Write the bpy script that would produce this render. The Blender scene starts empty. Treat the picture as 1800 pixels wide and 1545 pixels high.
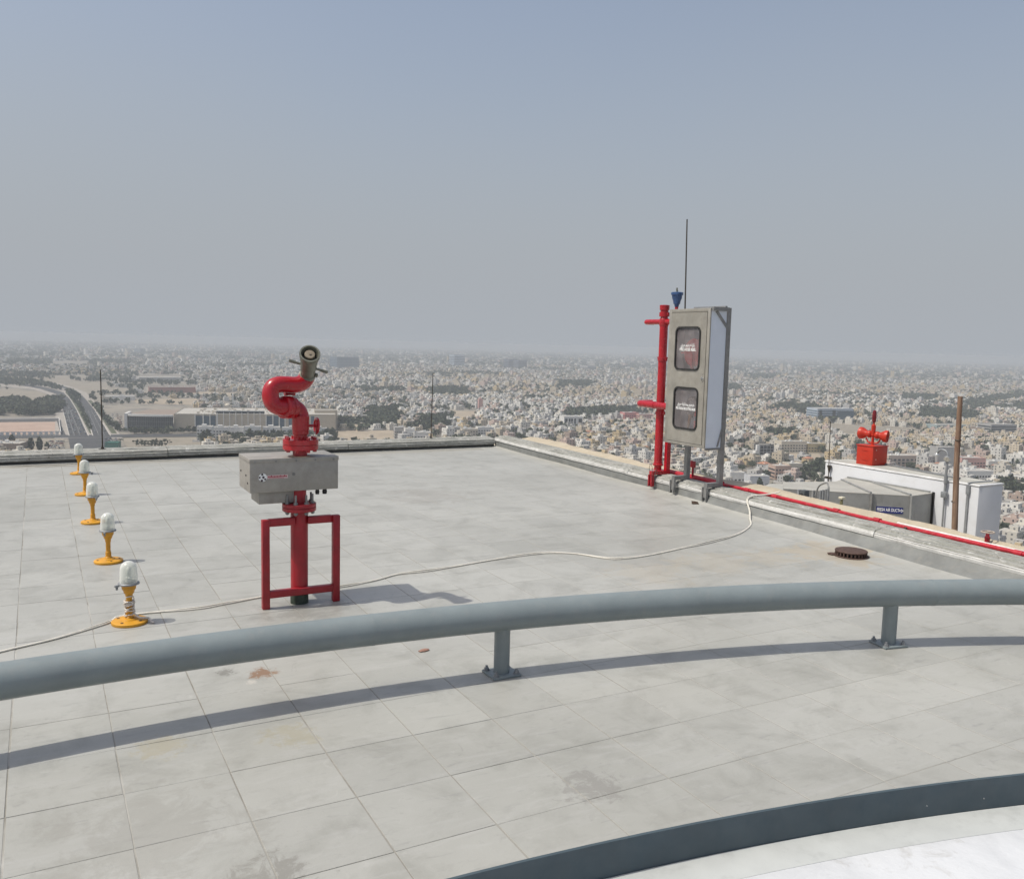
import bpy, bmesh, math, random
import numpy as np
from mathutils import Vector, Matrix
R = math.radians
SC = bpy.context.scene
COL = SC.collection
random.seed(7)

# ---------------------------------------------------------------- camera
# world axes follow the roof tiles: +X along the tile rows to the right-hand parapet, +Y away to the rear parapet
EYE = np.array([0.0, 0.0, 1.767])
FPX, YAW, ROLL, PITCH = 1543.2, R(28.464), R(1.411), R(6.194)      # focal length in photograph pixels (1800 wide)
FW = np.array([math.sin(YAW)*math.cos(PITCH), math.cos(YAW)*math.cos(PITCH), -math.sin(PITCH)])
_r0 = np.array([math.cos(YAW), -math.sin(YAW), 0.0]); _u0 = np.cross(_r0, FW)
RT = math.cos(ROLL)*_r0 + math.sin(ROLL)*_u0
UP = np.cross(RT, FW)
cam_d = bpy.data.cameras.new('camera'); cam = bpy.data.objects.new('camera', cam_d); COL.objects.link(cam)
cam_d.sensor_fit = 'HORIZONTAL'; cam_d.sensor_width = 36.0; cam_d.lens = 36.0*FPX/1800.0
cam_d.clip_start = 0.05; cam_d.clip_end = 60000.0
_m = Matrix([[RT[0], UP[0], -FW[0], EYE[0]], [RT[1], UP[1], -FW[1], EYE[1]], [RT[2], UP[2], -FW[2], EYE[2]], [0, 0, 0, 1]])
cam.matrix_world = _m
SC.camera = cam
def ray(x, y): return FW*FPX + RT*(x-900.0) - UP*(y-772.5)
def onz(x, y, z=0.0):                                    # the point of a level surface seen at a photograph pixel
    d = ray(x, y); return EYE + d*((z-EYE[2])/d[2])
def ony(x, y, v): d = ray(x, y); return EYE + d*(v/d[1])
def onx(x, y, u): d = ray(x, y); return EYE + d*(u/d[0])
def project(p):
    v = np.asarray(p, float) - EYE; dz = v @ FW
    return 900+FPX*(v @ RT)/dz, 772.5-FPX*(v @ UP)/dz, dz

# ---------------------------------------------------------------- sky, sun, exposure
SUN_EL = R(58.5); SUN_DIR = np.array([-0.976, 0.220])             # towards the sun, in plan
SUN_AZ = math.atan2(SUN_DIR[0], SUN_DIR[1])
world = bpy.data.worlds.new('World'); SC.world = world; world.use_nodes = True
wn, wl = world.node_tree.nodes, world.node_tree.links
bg = wn['Background']
sky = wn.new('ShaderNodeTexSky'); sky.sky_type = 'NISHITA'; sky.sun_disc = False
sky.sun_elevation = SUN_EL; sky.sun_rotation = SUN_AZ; sky.altitude = 0
sky.air_density = 1.0; sky.dust_density = 4.0; sky.ozone_density = 1.0
# dusty air: the lower the view, the more of the sky is the grey of the dust
tc = wn.new('ShaderNodeTexCoord'); sp = wn.new('ShaderNodeSeparateXYZ'); wl.new(tc.outputs['Generated'], sp.inputs[0])
mr = wn.new('ShaderNodeMapRange'); mr.interpolation_type = 'SMOOTHSTEP'
mr.inputs['From Min'].default_value = 0.0; mr.inputs['From Max'].default_value = 0.45
mr.inputs['To Min'].default_value = 1.0; mr.inputs['To Max'].default_value = 0.35
hn_ = wn.new('ShaderNodeTexNoise'); hn_.inputs['Scale'].default_value = 2.2; hn_.inputs['Detail'].default_value = 3; wl.new(tc.outputs['Generated'], hn_.inputs['Vector'])
ha = wn.new('ShaderNodeMath'); ha.operation = 'MULTIPLY_ADD'; ha.inputs[1].default_value = .10; wl.new(hn_.outputs['Fac'], ha.inputs[0]); wl.new(sp.outputs['Z'], ha.inputs[2])
hb_ = wn.new('ShaderNodeMath'); hb_.operation = 'SUBTRACT'; hb_.inputs[1].default_value = .05; wl.new(ha.outputs[0], hb_.inputs[0]); wl.new(hb_.outputs[0], mr.inputs['Value'])
mx = wn.new('ShaderNodeMix'); mx.data_type = 'RGBA'
wl.new(mr.outputs[0], mx.inputs['Factor']); wl.new(sky.outputs[0], mx.inputs['A'])
mx.inputs['B'].default_value = (2.68, 2.86, 3.10, 1)
wl.new(mx.outputs['Result'], bg.inputs['Color'])
bg.inputs['Strength'].default_value = 0.15
sun_d = bpy.data.lights.new('sun', 'SUN'); sun_d.energy = 3.25; sun_d.angle = R(0.6); sun_d.color = (1.0, 0.96, 0.86)
sun = bpy.data.objects.new('sun', sun_d); COL.objects.link(sun)
_s = Vector((SUN_DIR[0]*math.cos(SUN_EL), SUN_DIR[1]*math.cos(SUN_EL), math.sin(SUN_EL)))
sun.rotation_euler = _s.to_track_quat('Z', 'Y').to_euler(); sun.location = (0, 0, 30)
SC.view_settings.view_transform = 'Standard'; SC.view_settings.look = 'None'
SC.view_settings.exposure = 0.0; SC.view_settings.gamma = 1.0; SC.view_settings.use_curve_mapping = False
SC.cycles.max_bounces = 8; SC.cycles.diffuse_bounces = 3; SC.cycles.glossy_bounces = 3
SC.cycles.transmission_bounces = 6; SC.cycles.transparent_max_bounces = 8; SC.cycles.volume_bounces = 1
SC.cycles.use_denoising = True

# ---------------------------------------------------------------- helpers
class MB:
    """collects shapes and links them as one mesh object"""
    def __init__(s): s.v = []; s.f = []; s.m = []
    def add(s, vs, fs, m=0):
        o = len(s.v); s.v.extend([tuple(map(float, p)) for p in vs]); s.f.extend([tuple(i+o for i in f) for f in fs]); s.m.extend([m]*len(fs)); return s
    def box(s, x0, x1, y0, y1, z0, z1, b=0.0, m=0):
        if b <= 0:
            vs = [(x, y, z) for z in (z0, z1) for y in (y0, y1) for x in (x0, x1)]
            return s.add(vs, [(0, 2, 3, 1), (4, 5, 7, 6), (0, 1, 5, 4), (2, 6, 7, 3), (0, 4, 6, 2), (1, 3, 7, 5)], m)
        bm = bmesh.new(); bmesh.ops.create_cube(bm, size=1)
        for v in bm.verts:
            v.co = Vector((x0+(v.co.x+.5)*(x1-x0), y0+(v.co.y+.5)*(y1-y0), z0+(v.co.z+.5)*(z1-z0)))
        bmesh.ops.bevel(bm, geom=bm.edges[:], offset=b, segments=2, affect='EDGES', profile=.5)
        bm.verts.index_update(); s.add([v.co for v in bm.verts], [[v.index for v in f.verts] for f in bm.faces], m); bm.free(); return s
    def ring(s, c, a, b, r, n):
        return [tuple(c + a*(r*math.cos(2*math.pi*k/n)) + b*(r*math.sin(2*math.pi*k/n))) for k in range(n)]
    def lathe(s, p0, ax, prof, n=24, m=0, caps=True):
        """prof: list of (distance along ax, radius)"""
        ax = Vector(ax).normalized(); t = Vector((0, 0, 1)) if abs(ax.z) < .9 else Vector((1, 0, 0))
        a = t.cross(ax).normalized(); b = ax.cross(a); p0 = Vector(p0)
        vs = []; fs = []
        for d, r in prof: vs += s.ring(p0+ax*d, a, b, max(r, 1e-4), n)
        for i in range(len(prof)-1):
            for k in range(n):
                k2 = (k+1) % n; fs.append((i*n+k, i*n+k2, (i+1)*n+k2, (i+1)*n+k))
        if caps:
            fs.append(tuple(reversed(range(n)))); fs.append(tuple(range((len(prof)-1)*n, len(prof)*n)))
        return s.add(vs, fs, m)
    def cyl(s, p0, p1, r, n=16, r1=None, m=0):
        d = Vector(p1)-Vector(p0); return s.lathe(p0, d, [(0, r), (d.length, r if r1 is None else r1)], n, m)
    def tube(s, pts, r, n=12, m=0, smooth=0):
        P = [Vector(p) for p in pts]
        if smooth:                                        # Catmull-Rom
            Q = []
            for i in range(len(P)-1):
                a = P[max(i-1, 0)]; b = P[i]; c = P[i+1]; d = P[min(i+2, len(P)-1)]
                for k in range(smooth):
                    t = k/smooth; Q.append(.5*((2*b)+(-a+c)*t+(2*a-5*b+4*c-d)*t*t+(-a+3*b-3*c+d)*t**3))
            P = Q+[P[-1]]
        vs = []; fs = []; prev = None
        for i, p in enumerate(P):
            tg = (P[min(i+1, len(P)-1)]-P[max(i-1, 0)]).normalized()
            if prev is None:
                t = Vector((0, 0, 1)) if abs(tg.z) < .9 else Vector((1, 0, 0)); a = t.cross(tg).normalized()
            else: a = (prev - tg*prev.dot(tg)).normalized()
            prev = a; b = tg.cross(a); rr = r[i] if isinstance(r, (list, tuple)) else r
            vs += s.ring(p, a, b, rr, n)
        for i in range(len(P)-1):
            for k in range(n):
                k2 = (k+1) % n; fs.append((i*n+k, i*n+k2, (i+1)*n+k2, (i+1)*n+k))
        fs.append(tuple(reversed(range(n)))); fs.append(tuple(range((len(P)-1)*n, len(P)*n)))
        return s.add(vs, fs, m)
    def bar(s, p0, p1, w, h=None, m=0):
        """square bar from p0 to p1"""
        h = h or w; p0 = Vector(p0); p1 = Vector(p1); d = (p1-p0).normalized()
        t = Vector((0, 0, 1)) if abs(d.z) < .9 else Vector((0, 1, 0)); a = t.cross(d).normalized(); b = d.cross(a)
        vs = [tuple(p+a*(sx*w/2)+b*(sy*h/2)) for p in (p0, p1) for sx, sy in ((-1, -1), (1, -1), (1, 1), (-1, 1))]
        return s.add(vs, [(3, 2, 1, 0), (4, 5, 6, 7)]+[(k, (k+1) % 4, 4+(k+1) % 4, 4+k) for k in range(4)], m)
    def prism(s, poly, z0, z1, m=0):
        n = len(poly); vs = [(p[0], p[1], z0) for p in poly]+[(p[0], p[1], z1) for p in poly]
        return s.add(vs, [tuple(reversed(range(n))), tuple(range(n, 2*n))]+[(k, (k+1) % n, n+(k+1) % n, n+k) for k in range(n)], m)
    def mesh(s, name, mats, smooth=35):
        me = bpy.data.meshes.new(name); me.from_pydata(s.v, [], s.f)
        for mt in (mats if isinstance(mats, (list, tuple)) else [mats]): me.materials.append(mt)
        me.polygons.foreach_set('material_index', s.m); me.update()
        bm = bmesh.new(); bm.from_mesh(me); bmesh.ops.recalc_face_normals(bm, faces=bm.faces[:]); bm.to_mesh(me); bm.free()
        if smooth: me.shade_smooth(); me.set_sharp_from_angle(angle=R(smooth))
        return me
    def build(s, name, mats, parent=None, loc=None, smooth=35, **kw):
        return link(name, s.mesh(name, mats, smooth), parent, loc, **kw)
def link(name, me, parent=None, loc=None, **kw):
    o = bpy.data.objects.new(name, me); COL.objects.link(o)
    if parent is not None:
        o.parent = parent
        if loc is None and kw.pop('world', True): o.matrix_parent_inverse = Matrix.Translation(-Vector(parent.location)) if parent.rotation_euler.z == 0 else parent_inv(parent)
    if loc is not None: o.location = loc
    for k in ('kind', 'label', 'category', 'group'):
        if k in kw: o[k] = kw[k]
    return o
def parent_inv(p): return (Matrix.Translation(p.location) @ p.rotation_euler.to_matrix().to_4x4()).inverted()
def thing(name, label, cat, loc=(0, 0, 0), rz=0.0, group=None):
    o = bpy.data.objects.new(name, None); COL.objects.link(o); o.location = loc; o.rotation_euler = (0, 0, rz)
    o.empty_display_size = .1; o['label'] = label; o['category'] = cat
    if group: o['group'] = group
    return o
def tag(o, label, cat, group=None):
    o['label'] = label; o['category'] = cat
    if group: o['group'] = group
    return o
def structure(o): o['kind'] = 'structure'; return o
def copy_tree(src, parent=None):
    c = src.copy(); COL.objects.link(c)
    if parent is not None: c.parent = parent
    for ch in src.children: copy_tree(ch, c)
    return c

# ---------------------------------------------------------------- materials
def nmat(name):
    m = bpy.data.materials.new(name); m.use_nodes = True; n = m.node_tree.nodes; return m, n, m.node_tree.links, n['Principled BSDF']
def noise(n, l, vec, scale, detail=6, rough=.6, dist=0.0):
    t = n.new('ShaderNodeTexNoise'); t.inputs['Scale'].default_value = scale; t.inputs['Detail'].default_value = detail
    t.inputs['Roughness'].default_value = rough; t.inputs['Distortion'].default_value = dist; l.new(vec, t.inputs['Vector']); return t.outputs['Fac']
def rng(n, l, v, a, b, c=0.0, d=1.0, smooth=False):
    t = n.new('ShaderNodeMapRange'); t.clamp = True
    if smooth: t.interpolation_type = 'SMOOTHSTEP'
    for k, x in zip(('From Min', 'From Max', 'To Min', 'To Max'), (a, b, c, d)): t.inputs[k].default_value = x
    l.new(v, t.inputs['Value']); return t.outputs[0]
def mixc(n, l, fac, a, b, blend='MIX'):
    t = n.new('ShaderNodeMix'); t.data_type = 'RGBA'; t.blend_type = blend
    for sock, x in (('Factor', fac), ('A', a), ('B', b)):
        if isinstance(x, (int, float)): t.inputs[sock].default_value = x
        elif isinstance(x, (tuple, list)): t.inputs[sock].default_value = (*x[:3], 1)
        else: l.new(x, t.inputs[sock])
    return t.outputs['Result']
def math_(n, l, op, a, b=None):
    t = n.new('ShaderNodeMath'); t.operation = op
    for i, x in enumerate((a, b)):
        if x is None: continue
        if isinstance(x, (int, float)): t.inputs[i].default_value = x
        else: l.new(x, t.inputs[i])
    return t.outputs[0]
def bump(n, l, b, h, strength=.3, dist=.01):
    t = n.new('ShaderNodeBump'); t.inputs['Strength'].default_value = strength; t.inputs['Distance'].default_value = dist
    l.new(h, t.inputs['Height']); l.new(t.outputs[0], b.inputs['Normal'])
def position(n): return n.new('ShaderNodeNewGeometry').outputs['Position']
def stretched(n, l, vec, s):
    t = n.new('ShaderNodeMapping'); t.inputs['Scale'].default_value = s; l.new(vec, t.inputs['Vector']); return t.outputs[0]

def paint(name, c, rough=.4, metal=0.0, dirt=(.25, .2, .15), amount=.35, scale=9.0, var=.18, chip=None, coat=0.0, bmp=.08):
    """painted or bare metal: slight tone variation, dust in blotches, optional chips"""
    m, n, l, b = nmat(name); p = position(n)
    c2 = tuple(min(1, x*(1+var)) for x in c); c1 = tuple(x*(1-var) for x in c)
    a = mixc(n, l, rng(n, l, noise(n, l, p, scale), .3, .7), c1, c2)
    d = rng(n, l, noise(n, l, p, scale*2.3, 8, .7), .52, .75, 0, amount)
    a = mixc(n, l, d, a, dirt)
    if chip:
        a = mixc(n, l, rng(n, l, noise(n, l, p, scale*5, 6, .65), chip[1], chip[1]+.04), a, chip[0])
    l.new(a, b.inputs['Base Color'])
    l.new(rng(n, l, noise(n, l, p, scale*1.7), .3, .7, rough*.8, min(1, rough*1.3)), b.inputs['Roughness'])
    b.inputs['Metallic'].default_value = metal; b.inputs['Coat Weight'].default_value = coat
    bump(n, l, b, noise(n, l, p, scale*12, 5), bmp, .004)
    return m
RED = paint('red_gloss_paint', (.375, .008, .016), .24, dirt=(.20, .02, .02), amount=.35, var=.14, coat=.2)
REDF = paint('dull_red_paint', (.30, .012, .020), .38, dirt=(.16, .04, .04), amount=.5, var=.2, chip=((.12, .06, .05), .70))
REDP = paint('parapet_pipe_red', (.42, .016, .03), .38, dirt=(.36, .2, .15), amount=.35, var=.2, chip=((.5, .4, .33), .70))
ORNG = paint('signal_orange_paint', (.46, .028, .010), .38, dirt=(.3, .035, .02), amount=.3, var=.12)
YEL = paint('yellow_ochre_paint', (.60, .29, .018), .42, dirt=(.32, .17, .05), amount=.5, var=.15, chip=((.18, .1, .05), .72))
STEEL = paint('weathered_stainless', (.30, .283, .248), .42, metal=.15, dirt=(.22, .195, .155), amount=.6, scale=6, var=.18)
STEELB = paint('box_steel_dusty', (.33, .31, .28), .5, metal=.25, dirt=(.24, .22, .19), amount=.6, scale=7, var=.16, bmp=.12)
STEELC = paint('sky_tinted_steel_side', (.66, .71, .79), .35, metal=.15, dirt=(.6, .64, .7), amount=.3, scale=4, var=.03, bmp=.01)  # the sky's reflection on the cabinet side is put into this pale blue
TUBE = paint('grey_steel_tube', (.235, .235, .23), .45, metal=.3, dirt=(.15, .12, .10), amount=.5, scale=10, var=.2)
GALV = paint('galvanised_duct', (.31, .315, .31), .5, metal=.3, dirt=(.17, .165, .15), amount=.5, scale=2.2, var=.14)
GALVT = paint('dusty_duct_top', (.38, .37, .335), .7, dirt=(.28, .26, .22), amount=.6, scale=2.2, var=.12)
RAILM = paint('blue_grey_rail_paint', (.205, .238, .245), .42, dirt=(.26, .27, .265), amount=.55, scale=5, var=.09, bmp=.14, chip=((.30, .31, .30), .735))
BANDM = paint('dark_slate_steel', (.060, .085, .100), .55, dirt=(.12, .13, .13), amount=.15, scale=6, var=.12)
BRONZE = paint('nozzle_green_grey', (.165, .168, .135), .42, metal=.4, dirt=(.17, .15, .11), amount=.6, scale=25, var=.2)
TAN = paint('tan_disc', (.24, .20, .145), .5, metal=.2, scale=30)
BLACK = paint('black_rubber', (.018, .018, .018), .6, dirt=(.08, .07, .06), amount=.4, scale=20)
GREY = paint('mid_grey_metal', (.25, .26, .27), .45, metal=.2, dirt=(.17, .16, .15), amount=.4, scale=12)
GREENP = paint('dark_green_pipe_wrap', (.035, .05, .035), .7, dirt=(.14, .13, .1), amount=.6, scale=25)
BLUEV = paint('blue_valve_paint', (.035, .08, .19), .35, dirt=(.16, .17, .19), amount=.4, scale=25)
WHITEP = paint('white_painted_panel', (.60, .61, .63), .5, dirt=(.5, .49, .47), amount=.45, scale=1.6, var=.03)
WHITEC = paint('white_cable_sheath', (.66, .63, .56), .55, dirt=(.42, .38, .32), amount=.6, scale=18, var=.1)
ROD = paint('lightning_rod_metal', (.075, .065, .055), .45, metal=.6, scale=20)
WOOD = None
def flat(name, c, rough=.5, **kw):
    m, n, l, b = nmat(name); b.inputs['Base Color'].default_value = (*c, 1); b.inputs['Roughness'].default_value = rough
    for k, x in kw.items(): b.inputs[k].default_value = x
    return m
WHITEL = flat('white_lettering', (.82, .82, .8), .5)
BLUES = flat('blue_sign_plate', (.012, .022, .16), .4)
REDL = flat('red_lettering', (.36, .02, .05), .5)
DARKL = flat('dark_logo_patch', (.05, .03, .04), .5)

# ================================================================ ROOF DECK
def screed_material(name, tile=True):
    m, n, l, b = nmat(name); p = position(n); oi = n.new('ShaderNodeObjectInfo')
    big = noise(n, l, p, .55, 5, .6, .4); mid = noise(n, l, p, 3.1, 7, .68, .5); fine = noise(n, l, p, 42, 6, .7)
    c = mixc(n, l, rng(n, l, big, .32, .68), (.335, .331, .302), (.412, .408, .378))
    c = mixc(n, l, rng(n, l, mid, .48, .70, 0, .6), c, (.245, .241, .214))
    # trowel wipes: long smears across the rows
    s = stretched(n, l, p, (1.1, 5.5, 1)); sm = noise(n, l, s, 2.4, 6, .7, .8)
    c = mixc(n, l, rng(n, l, sm, .52, .72, 0, .42), c, (.435, .428, .412))
    s2 = stretched(n, l, p, (1.5, 7, 1)); sm2 = noise(n, l, s2, 4.1, 5, .7, .6)
    c = mixc(n, l, rng(n, l, sm2, .58, .72, 0, .45), c, (.225, .22, .21))
    c = mixc(n, l, rng(n, l, fine, .62, .74, 0, .35), c, (.20, .19, .17))
    c = mixc(n, l, rng(n, l, noise(n, l, p, 11, 7, .7, .7), .60, .70, 0, .35), c, (.46, .455, .43))
    c = mixc(n, l, rng(n, l, noise(n, l, p, 7.3, 7, .72, 1.2), .60, .70, 0, .40), c, (.235, .23, .21))
    # rust-brown spill and damp marks that belong to the floor
    def spot(at, rad, col, amt, c):
        dv = n.new('ShaderNodeVectorMath'); dv.operation = 'DISTANCE'; l.new(p, dv.inputs[0]); dv.inputs[1].default_value = (*at, 0)
        w = math_(n, l, 'ADD', dv.outputs['Value'], rng(n, l, noise(n, l, p, 14/rad*.12, 8, .78, .6), .3, .7, -rad*1.1, rad*1.1))
        return mixc(n, l, rng(n, l, w, rad*.55, rad, amt, 0), c, col)
    c = spot((1.00, 4.57), .075, (.22, .12, .06), .85, c)
    c = spot((.93, 4.47), .03, (.5, .47, .42), .7, c)
    c = spot((.83, 4.66), .05, (.13, .12, .10), .6, c)
    c = spot((.62, 2.72), .17, (.235, .225, .20), .75, c)
    c = spot((1.93, 2.80), .13, (.245, .235, .215), .7, c)
    c = spot((.42, 3.9), .11, (.34, .30, .20), .5, c)
    c = spot((.95, 3.78), .12, (.32, .29, .20), .5, c)
    c = spot((6.1, 5.32), .42, (.40, .33, .23), .5, c)
    c = spot((5.5, 5.45), .30, (.38, .325, .24), .4, c)
    c = spot((4.9, 5.45), .36, (.38, .33, .25), .35, c)
    c = spot((4.2, 5.4), .35, (.37, .33, .26), .35, c)
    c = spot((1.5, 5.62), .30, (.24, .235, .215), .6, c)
    c = spot((3.9, 9.3), .5, (.30, .28, .25), .45, c)
    c = spot((.3, 3.2), .35, (.30, .29, .26), .5, c)
    if tile:
        v = rng(n, l, oi.outputs['Random'], 0, 1, -.05, .05)
        hs = n.new('ShaderNodeHueSaturation'); l.new(c, hs.inputs['Color']); l.new(math_(n, l, 'ADD', v, 1.0), hs.inputs['Value']); c = hs.outputs[0]
    l.new(c, b.inputs['Base Color']); b.inputs['Roughness'].default_value = .45
    h = math_(n, l, 'ADD', math_(n, l, 'MULTIPLY', mid, .7), math_(n, l, 'MULTIPLY', fine, .5)); bump(n, l, b, h, .28, .006)
    return m
SCREED = screed_material('cement_tile_face')
def joint_material():
    m, n, l, b = nmat('tile_joint_mortar'); p = position(n)
    sx = n.new('ShaderNodeSeparateXYZ'); l.new(p, sx.inputs[0])
    dirt = rng(n, l, noise(n, l, p, 1.3, 5, .65), .36, .56)
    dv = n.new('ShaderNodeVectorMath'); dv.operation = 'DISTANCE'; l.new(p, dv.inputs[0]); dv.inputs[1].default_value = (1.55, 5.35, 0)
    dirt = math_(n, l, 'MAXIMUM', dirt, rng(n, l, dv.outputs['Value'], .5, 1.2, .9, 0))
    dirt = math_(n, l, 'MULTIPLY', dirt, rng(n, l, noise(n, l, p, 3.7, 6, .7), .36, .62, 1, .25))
    c = mixc(n, l, dirt, (.325, .315, .285), (.150, .138, .116))
    pale = math_(n, l, 'MULTIPLY', rng(n, l, sx.outputs['X'], .1, .9, 1, 0), rng(n, l, noise(n, l, p, 2.3, 5), .46, .60)); c = mixc(n, l, pale, c, (.42, .41, .385))
    # beyond the third column the joints were smeared full with the same cement
    f = rng(n, l, math_(n, l, 'ADD', sx.outputs['X'], math_(n, l, 'MULTIPLY', noise(n, l, p, .9, 4), 3.0)), 1.6, 3.6, 0, .75)
    c = mixc(n, l, f, c, (.315, .308, .28))
    l.new(c, b.inputs['Base Color']); b.inputs['Roughness'].default_value = .9
    bump(n, l, b, noise(n, l, p, 60, 5), .5, .004)
    return m
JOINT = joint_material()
CONC = paint('bare_concrete', (.33, .325, .30), .85, dirt=(.24, .22, .19), amount=.5, scale=3, var=.14, bmp=.25)

def face_u(y): return 6.93-0.033*(13.37-y)             # inner face of the right-hand parapet
deck = MB()
deck.add([(-9, -20, -.0023), (1.6, -20, -.0023), (3.0, -20, -.0009), (7.0, -20, -.0009), (-9, 13.6, -.0023), (1.6, 13.6, -.0023), (3.0, 13.6, -.0009), (7.0, 13.6, -.0009)], [(0, 1, 5, 4), (1, 2, 6, 5), (2, 3, 7, 6)])
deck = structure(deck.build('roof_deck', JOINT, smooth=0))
tw = MB().box(-12, 7.40, -24, 13.95, -125, -.012)
tw.build('tower_wall', paint('tower_render', (.5, .44, .34), .8, scale=.3), deck)
RC = np.array([0.5, -8.35])                            # centre of the ring upstand
RC2 = np.array([0.648, -7.593]); RR = 11.716           # ring rail
TU, TV, U0, V0 = 0.4, 0.4125, -0.152, 3.128
tile_mb = MB(); g = .0031; hb = .0007; gy = .0017
x0, x1, y0, y1 = g, TU-g, gy, TV-gy
tile_mb.add([(x0, y0, -.012), (x1, y0, -.012), (x1, y1, -.012), (x0, y1, -.012), (x0, y0, -hb), (x1, y0, -hb), (x1, y1, -hb), (x0, y1, -hb),
             (x0+hb, y0+hb, 0), (x1-hb, y0+hb, 0), (x1-hb, y1-hb, 0), (x0+hb, y1-hb, 0)],
            [(0, 1, 5, 4), (1, 2, 6, 5), (2, 3, 7, 6), (3, 0, 4, 7), (4, 5, 9, 8), (5, 6, 10, 9), (6, 7, 11, 10), (7, 4, 8, 11), (8, 9, 10, 11)])
tile_me = tile_mb.mesh('tile', SCREED, 0)
cells = []
for i in range(-14, 18):
    for j in range(-14, 26):
        u, v = U0+i*TU, V0+j*TV
        if u+TU > face_u(v)+.04 or v+TV > 13.42: continue
        c = np.array([u+TU/2, v+TV/2]); d = math.hypot(*(c-RC))
        if d < 10.3: continue
        vis = 0.0
        w = np.array([c[0], c[1], 0])-EYE
        if w @ FW > .5:
            px, py, dz = project((c[0], c[1], 0))
            if -60 < px < 1860 and py < 1600 and d > 10.6: vis = 1.767/dz**3
        cells.append((vis, u, v))
cells.sort(key=lambda q: -q[0])
rest = MB()
for k, (vis, u, v) in enumerate(cells):
    e_ = .35 if u > 1.9 else 1.0; dz = random.uniform(-.0007, .0007)*e_; ax, ay = random.uniform(-.0013, .0013)*e_, random.uniform(-.0013, .0013)*e_
    if k < 298:
        o = link('tile', tile_me, deck, loc=(u+random.uniform(-.0016, .0016), v+random.uniform(-.0012, .0012), dz))
        o.rotation_euler = (ax, ay, random.uniform(-.003, .003))
    else:
        rest.add([(x+u, y+v, z+dz+ax*(y-.2)-ay*(x-.2)) for x, y, z in tile_mb.v], tile_mb.f)
# strip of cut tiles along the parapets, filled with cement
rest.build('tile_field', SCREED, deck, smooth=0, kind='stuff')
fil = MB()
ys = np.linspace(-6, 13.37, 120)
def skew(y): return min(.19, max(.015, .02+(8.6-y)*.04))+.012*math.sin(y*2.7)
def fillet_row(y):
    f = face_u(y); wv = .5+.5*math.sin(y*1.7+.6)*math.sin(y*.73+1.1); wv = wv*.8+.2*random.random()
    return [(f-skew(y)-.34-.04*math.sin(y*2.1), y, .0012), (f-skew(y)-.08, y, .003), (f-skew(y)-.02, y, .006+.004*wv), (f-skew(y)+.012, y, .012+.016*wv)]
pts = [p for y in ys for p in fillet_row(y)]
fil.add(pts, [(i*4+k, i*4+k+1, i*4+k+5, i*4+k+4) for i in range(len(ys)-1) for k in range(3)])
xs = np.linspace(-9, 6.90, 90)
pts = [p for x in xs for p in [(x, 13.26, .0014), (x, 13.35, .003), (x, 13.372, .006+.003*math.sin(x*3))]]
fil.add(pts, [(i*3+k, i*3+k+1, i*3+k+4, i*3+k+3) for i in range(len(xs)-1) for k in range(2)])
fil.build('screed_fillet', screed_material('cement_fillet', False), deck, smooth=60)

# ================================================================ PARAPETS
def coping_material(name, grain):
    m, n, l, b = nmat(name); p = position(n)
    ns = noise(n, l, stretched(n, l, p, (1, 1, 1)), 7, 8, .72, .6); big = noise(n, l, p, 1.7, 5)
    c = mixc(n, l, rng(n, l, big, .3, .7), (.31, .305, .275), (.40, .395, .37))
    c = mixc(n, l, rng(n, l, ns, .46, .60, 0, .8), c, (.26, .265, .235))
    c = mixc(n, l, rng(n, l, noise(n, l, p, 21, 7, .7, .5), .58, .66, 0, .8), c, (.145, .14, .12))
    c = mixc(n, l, rng(n, l, noise(n, l, p, 13, 6, .6, .9), .60, .66, 0, .8), c, (.58, .57, .54))
    st = noise(n, l, stretched(n, l, p, grain), 1.6, 7, .7, .4)
    c = mixc(n, l, rng(n, l, st, .52, .62, 0, .75), c, (.17, .165, .145)); c = mixc(n, l, rng(n, l, st, .30, .40, .7, 0), c, (.55, .545, .52))
    l.new(c, b.inputs['Base Color']); b.inputs['Roughness'].default_value = .8
    h = math_(n, l, 'ADD', math_(n, l, 'ADD', ns, math_(n, l, 'MULTIPLY', st, -1.2)), noise(n, l, p, 45, 6, .7)); bump(n, l, b, h, .8, .012)
    return m
COPE = coping_material('weathered_white_coping', (16, .7, 16)); COPEB = coping_material('weathered_rear_coping', (.7, 16, 16))
SKIRT = paint('dark_grey_skirting', (.175, .18, .172), .6, dirt=(.27, .255, .22), amount=.55, scale=5, var=.22, bmp=.2)
LIP = paint('white_coping_lip', (.53, .525, .505), .6, dirt=(.28, .27, .24), amount=.7, scale=9, var=.16, chip=((.2, .19, .17), .68), bmp=.35)
def profile_run(mb, prof, path, jit=.0035, m=0):
    """sweep a profile (outward, up) along points (x, y, nx, ny) with small unevenness"""
    k = len(prof); vs = []
    for (x, y, nx, ny) in path:
        for (a, z) in prof:
            e = random.uniform(-jit, jit); q = random.uniform(-jit, jit)
            vs.append((x+nx*(a+e), y+ny*(a+e), z+q*.8))
    n = len(path); fs = [(i*k+j, i*k+j+1, (i+1)*k+j+1, (i+1)*k+j) for i in range(n-1) for j in range(k-1)]
    fs += [tuple(range(k)), tuple(reversed(range((n-1)*k, n*k)))]
    mb.add(vs, fs, m)
TOPP = [(p_*.82, z_) for p_, z_ in [(-.012, .150), (-.002, .166), (.03, .172), (.075, .170), (.082, .186), (.15, .188), (.158, .178), (.175, .178), (.183, .192), (.27, .190), (.315, .182), (.325, .12), (.0, .12)]]
LIPP = [(-.018, .104), (-.022, .107), (-.022, .130), (-.016, .135), (-.016, .145), (-.012, .150), (.0, .152), (.0, .104)]
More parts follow.
